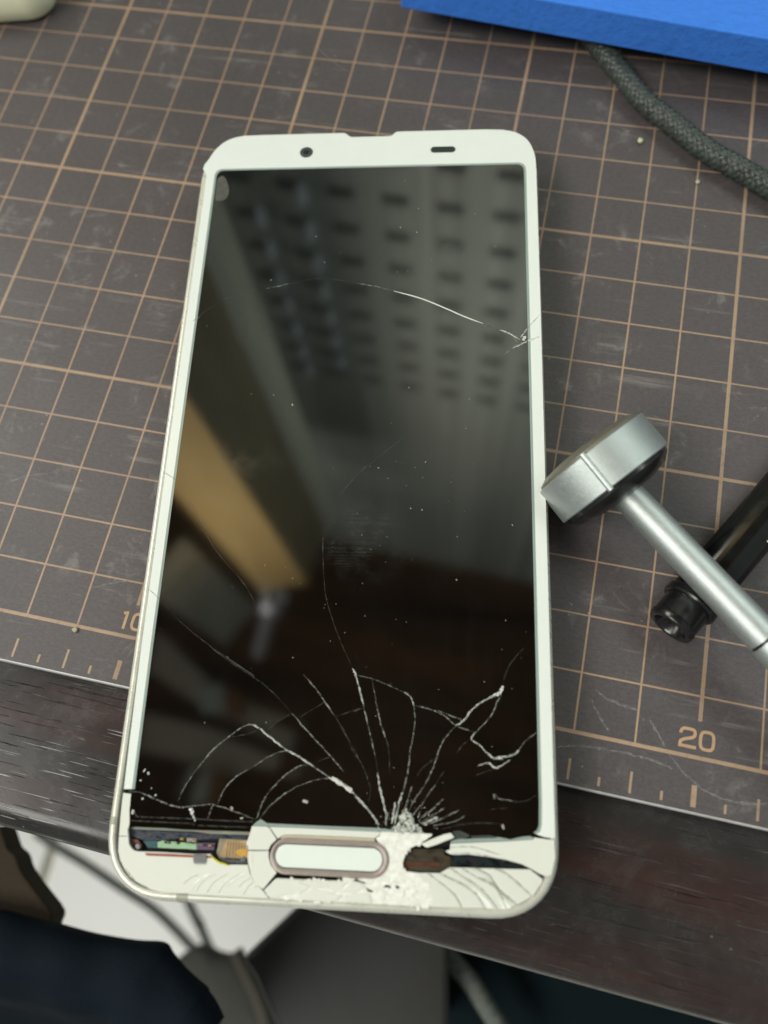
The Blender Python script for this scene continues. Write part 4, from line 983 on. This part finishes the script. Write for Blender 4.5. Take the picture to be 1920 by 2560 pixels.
# ------------------------------------------------------------------ below the desk, out of focus
def blob(name, poly, z, th, mat_, label, cat, bul=.6):
    """Soft padded shape with the given outline."""
    P = [tuple(p)[:2] for p in smooth_path([(*q, 0) for q in poly], 3, True)]
    if area2(P) < 0: P = P[::-1]
    cx, cy = sum(p[0] for p in P) / len(P), sum(p[1] for p in P) / len(P)
    rings_ = [(1.0, -th), (1.0, -bul * .6), (.97, -bul * .2), (.9, 0), (.7, bul * .25), (.4, bul * .4)]
    v, f = [], []
    for s_, dz in rings_: v += [((p[0] - cx) * s_, (p[1] - cy) * s_, dz) for p in P]
    n = len(P)
    for i in range(len(rings_) - 1): f += [(i * n + q, i * n + (q + 1) % n, (i + 1) * n + (q + 1) % n, (i + 1) * n + q) for q in range(n)]
    f += [tuple(range(n - 1, -1, -1)), tuple((len(rings_) - 1) * n + q for q in range(n))]
    o = mesh(name, v, f, mat_, None, smooth=True)
    o.location = Vector((cx, cy, z)) * CM
    return tag(o, label, cat)


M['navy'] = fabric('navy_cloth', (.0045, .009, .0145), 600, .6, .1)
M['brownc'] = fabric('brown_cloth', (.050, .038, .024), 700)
M['greyc'] = fabric('grey_cloth', (.07, .07, .062), 500)
P_ = [tuple(p)[:2] for p in smooth_path([(*q, 0) for q in BROWN], 3, True)]
c_ = (5.6, -6.0)
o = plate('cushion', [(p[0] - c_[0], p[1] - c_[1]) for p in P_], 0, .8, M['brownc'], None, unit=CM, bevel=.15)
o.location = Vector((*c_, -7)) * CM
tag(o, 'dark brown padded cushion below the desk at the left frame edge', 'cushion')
TOP = [(2.0, -6.5), (4.5, -6.35)] + NAVY[:-1]
P_ = [tuple(p)[:2] for p in smooth_path([(*q, 0) for q in TOP], 4)]
PR = [(.55, -1.3), (.2, -.9), (.0, -.6), (.08, -.35), (.32, -.12), (.8, 0), (1.3, -.02), (1.9, -.5), (2.4, -1.5), (3.0, -3.0), (4.2, -5.0), (9, -8)]
v, f = [], []
for k_, (x, y) in enumerate(P_):
    for q, (d, dz) in enumerate(PR):
        wob = .10 * math.sin(x * 1.7 + d * 1.3) + .07 * math.sin(x * 3.9 - d * 2.1 + 1) if .3 < d < 4 else 0
        v.append((x - d * .42, y - d * .91, dz + wob))
n = len(PR)
f = [(k_ * n + q, k_ * n + q + 1, (k_ + 1) * n + q + 1, (k_ + 1) * n + q) for k_ in range(len(P_) - 1) for q in range(n - 1)]
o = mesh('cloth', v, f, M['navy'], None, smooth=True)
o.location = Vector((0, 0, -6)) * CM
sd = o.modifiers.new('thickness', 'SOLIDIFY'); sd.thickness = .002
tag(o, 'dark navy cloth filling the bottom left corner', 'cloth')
blob('cloth', SLEEVE, -28, 1, M['greyc'], 'blurred grey cloth hanging between the navy cloth and the dark box', 'cloth', .8)
M['cab'] = plain('dark_cable', (.10, .11, .10), .6)
for i, pts in enumerate(FCABLES):
    b0 = pts[0]
    o = empty('power_cable', ('long dark cable crossing the white floor diagonally from the desk edge', 'shorter dark cable joining the first one above the grey cloth')[i], 'cable', (*b0, -40))
    tube('cable_jacket', smooth_path([(x - b0[0], y - b0[1], 0) for x, y in pts], 6), .30, M['cab'], o, seg=10)
b0 = TUBE[0]
o = empty('grey_tube', 'brownish grey curved tube beside the dark box at the bottom', 'tube', (*b0, -25))
tube('tube_wall', smooth_path([(x - b0[0], y - b0[1], 0) for x, y in TUBE], 6), .32, plain('tube_grey', (.07, .062, .047), .7), o, seg=12)
box = empty('dark_box', 'dark grey box standing under the desk edge at the bottom centre', 'box', (13, -7, -14))
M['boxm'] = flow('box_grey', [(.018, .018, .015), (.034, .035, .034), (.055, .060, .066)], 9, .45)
g = [(x - 13, y + 7) for x, y in GBOX]
g[0] = (g[0][0] + .2, g[0][1] + 1.2); g[-1] = (g[-1][0], g[-1][1] + 1.2)
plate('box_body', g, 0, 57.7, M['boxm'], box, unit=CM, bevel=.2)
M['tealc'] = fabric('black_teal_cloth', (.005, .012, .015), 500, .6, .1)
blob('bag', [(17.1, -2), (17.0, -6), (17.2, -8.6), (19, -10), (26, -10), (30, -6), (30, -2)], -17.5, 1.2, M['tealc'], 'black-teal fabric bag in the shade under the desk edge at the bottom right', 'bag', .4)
M['strand2'] = plain('grey_strand', (.13, .15, .13), .5, var=.4, scale=900)
h0 = Vector((17.4, -6.4, -15.4))
o = empty('hanging_cable', 'grey braided cable hanging over the black bag below the desk', 'cable', tuple(h0))
braid(o, [Vector((x, y, -15.4)) - h0 for x, y in HCABLE[0]], .26, 1.1, 6, .10, 'core', 'strand2')

# ------------------------------------------------------------------ the room that the black screen mirrors
NX, NY = CAM[0], CAM[1]
def azp(az, d): return (NX + d * math.sin(math.radians(az)), NY + d * math.cos(math.radians(az)))
AZ0, D = 1.5, 50.0
wn = Vector((math.sin(math.radians(AZ0)), math.cos(math.radians(AZ0))))
wt = Vector((wn.y, -wn.x))
def wall(s, depth=0.0): return Vector((NX, NY)) + wn * (D + depth) + wt * s
M['panel'] = flow('grey_panel', [(.24, .275, .25), (.40, .44, .40), (.62, .67, .61)], 7, .5, (5, 5, .05))
panel = empty('slotted_panel', 'tall grey slotted steel panel behind the desk mirrored in the phone screen', 'panel', (*wall(0), 0))
def wbox(name, s0, s1, za, zb, d0, d1, mat_, parent, org):
    v = [(*(wall(s, d) - org), z) for z in (za, zb) for s, d in ((s0, d0), (s1, d0), (s1, d1), (s0, d1))]
    return mesh(name, v, [(3, 2, 1, 0), (4, 5, 6, 7)] + [(i, (i + 1) % 4, 4 + (i + 1) % 4, 4 + i) for i in range(4)], mat_, parent)
w0 = wall(0)
wbox('panel_sheet', -40, 30, 10, 168.5, 0, 1.5, M['panel'], panel, w0)
M['slotm'] = plain('slot_dark', (.075, .082, .076), .6)
tb_ = Sh('glow_strip'); tb_.set(Base_Color=(.4, .45, .5), Emission_Color=(.70, .82, .86), Emission_Strength=.38); M['glowm'] = tb_.m  # glow given to solid strips, standing in for light through gaps
s_first = None
for c_ in range(7):
    for r_ in range(11):
        s, z = .25 - 5.25 * c_, 32.7 + 5.12 * r_
        if s_first is None:
            v = [(-1.2, 0, -.45), (1.2, 0, -.45), (1.2, 0, .45), (-1.2, 0, .45), (-1.2, -.4, -.35), (1.2, -.4, -.35), (1.2, -.4, .35), (-1.2, -.4, .35)]
            s_first = o = mesh('slot', v, [(4, 5, 6, 7), (0, 1, 5, 4), (1, 2, 6, 5), (2, 3, 7, 6), (3, 0, 4, 7)], M['slotm'], panel)
        else:
            o = s_first.copy(); COL.objects.link(o)
        q = wall(s) - w0
        o.location = Vector((q.x, q.y, z)) * CM
        o.rotation_euler.z = -math.radians(AZ0)
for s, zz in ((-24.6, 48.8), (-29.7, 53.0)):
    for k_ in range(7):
        wbox('glow_strip', s - .28, s + .28, zz + 5.2 * k_ - 1.2, zz + 5.2 * k_ + 1.2, -.8, -.05, M['glowm'], panel, w0)

HT = 109.0
post = empty('wooden_post', 'tan and dark wooden cabinet corner left of the desk mirrored in the screen', 'cabinet', (*azp(-46, 45), 0))
po_ = Vector(azp(-46, 45))
M['tan'] = flow('tan_wood', [(.52, .36, .14), (.60, .43, .18), (.66, .48, .22)], 9, .5, (4, 4, .4))
M['olive'] = flow('olive_board', [(.26, .22, .12), (.34, .29, .17)], 8, .5, (3, 3, .4))
M['trim'] = plain('grey_trim', (.85, .87, .72), .5)
pa, pb, pc, pd_ = Vector(azp(-36.4, 44)), Vector(azp(-45.7, 37.7)), Vector(azp(-55, 41.5)), Vector(azp(-46, 60))
def prism(name, pts, za, zb, mats, fm, parent, org):
    n = len(pts)
    v = [(*(p - org), z) for z in (za, zb) for p in pts]
    f = [tuple(range(n - 1, -1, -1)), tuple(range(n, 2 * n))] + [(i, (i + 1) % n, n + (i + 1) % n, n + i) for i in range(n)]
    return mesh(name, v, f, None, parent, mats=mats, fm=fm)
prism('cabinet_side', [pb, pa, pd_, pc], 0, HT, [M['tan'], M['olive']], [0, 0, 1, 1, 0, 0], post, po_)
qa, qb = Vector(azp(-34.7, 44.3)), Vector(azp(-36.3, 43.9))
prism('edge_trim', [qb, qa, qa + wn * 3, qb + wn * 3], 0, HT, [M['trim']], None, post, po_)
gb = empty('grey_board', 'pale grey wall board above the cabinet mirrored at the left of the screen', 'board', (*azp(-63, 52), 0))
g0 = Vector(azp(-63, 52))
prism('board_sheet', [Vector(azp(-58.5, 50)), Vector(azp(-69, 50)), Vector(azp(-69, 53)), Vector(azp(-58.5, 53))], 100, 140, [plain('grey_board', (.50, .51, .44), .6)], None, gb, g0)
c0 = Vector((*azp(-53, 41), 113)); c1 = Vector((*azp(-66, 42), 135))
o = empty('door_closer', 'silver rod fitting above the cabinet mirrored in the screen', 'rod', tuple(c0))
tube('rod', [Vector((0, 0, 0)), (c1 - c0) * .25, (c1 - c0) * .3, c1 - c0], [2.0, 2.0, 1.1, 1.1], plain('bright_steel', (.80, .81, .86), .3, metal=.6), o, seg=14)
M['ceil'] = flow('brown_ceiling', [(.04, .018, .008), (.17, .078, .030), (.34, .155, .06)], 3, .6, (.5, 4, 1))
ce = tag(mesh('ceiling', [(-160, -110, 196), (80, -110, 196), (80, 160, 196), (-140, 160, 196), (-160, -110, 200), (80, -110, 200), (80, 160, 200), (-140, 160, 200)], [(3, 2, 1, 0), (4, 5, 6, 7), (0, 1, 5, 4), (1, 2, 6, 5), (2, 3, 7, 6), (3, 0, 4, 7)], M['ceil']), kind='structure')
M['lit_patch'] = plain('lit_ceiling_patch', (.60, .54, .46), .6)  # pale strips stand in for lit patches of the ceiling
M['bracket'] = plain('brown_bracket', (.30, .15, .06), .6)
M['palebox'] = plain('pale_fitting', (.60, .66, .60), .6)
for k_, (lab, pts) in enumerate((
        ('long pale strip for a lit patch of the dark ceiling mirrored at the lower left of the screen', [(-60.5, 21.2), (-43.9, 12.0), (-30, 8.3), (-19.5, 7.2), (-19.3, 2.0), (-33.5, 4.3), (-44.5, 6.3), (-59, 11.1)]),
        ('second pale strip for a lit ceiling patch mirrored just above the left end of the broken chin', [(-57.1, 1.5), (-41.9, 1.4), (-20.6, -1.5), (-20.4, -6.6), (-39.5, -6.5), (-55.5, -6.8)]))):
    q0 = Vector(pts[0])
    bm_ = empty('lit_ceiling_patch', lab, 'lit_patch', (*q0, 178), 'lit patches of the ceiling')
    prism('patch_body', [Vector(p) for p in pts[::-1]], 0, 5, [M['lit_patch']], None, bm_, q0)
for k_, (lab, pa_, pb_) in enumerate((
        ('small pale fitting with a brown side on the long pale strip mirrored in the screen', [(-45.5, 9.5), (-40.2, 11.7), (-37.3, 5.7), (-42.8, 4.5)], [(-38.8, 10.8), (-34.2, 10.7), (-32.7, 5.5), (-37.0, 5.2)]),
        ('small pale fitting with a brown side past the second pale strip mirrored in the screen', [(-41.9, -8.1), (-39.5, -6.5), (-38.5, -13.6), (-42.1, -14.9)], [(-39.0, -6.4), (-35.5, -6.7), (-35.8, -15.0), (-38.0, -14.5)]))):
    q0 = Vector(pa_[0])
    ft = empty('ceiling_fitting', lab, 'fitting', (*q0, 176), 'fittings under the ceiling')
    prism('fitting_body', [Vector(p) for p in pa_[::-1]], 0, 4, [M['palebox']], None, ft, q0)
    prism('fitting_bracket', [Vector(p) for p in pb_[::-1]], 0, 4, [M['bracket']], None, ft, q0)
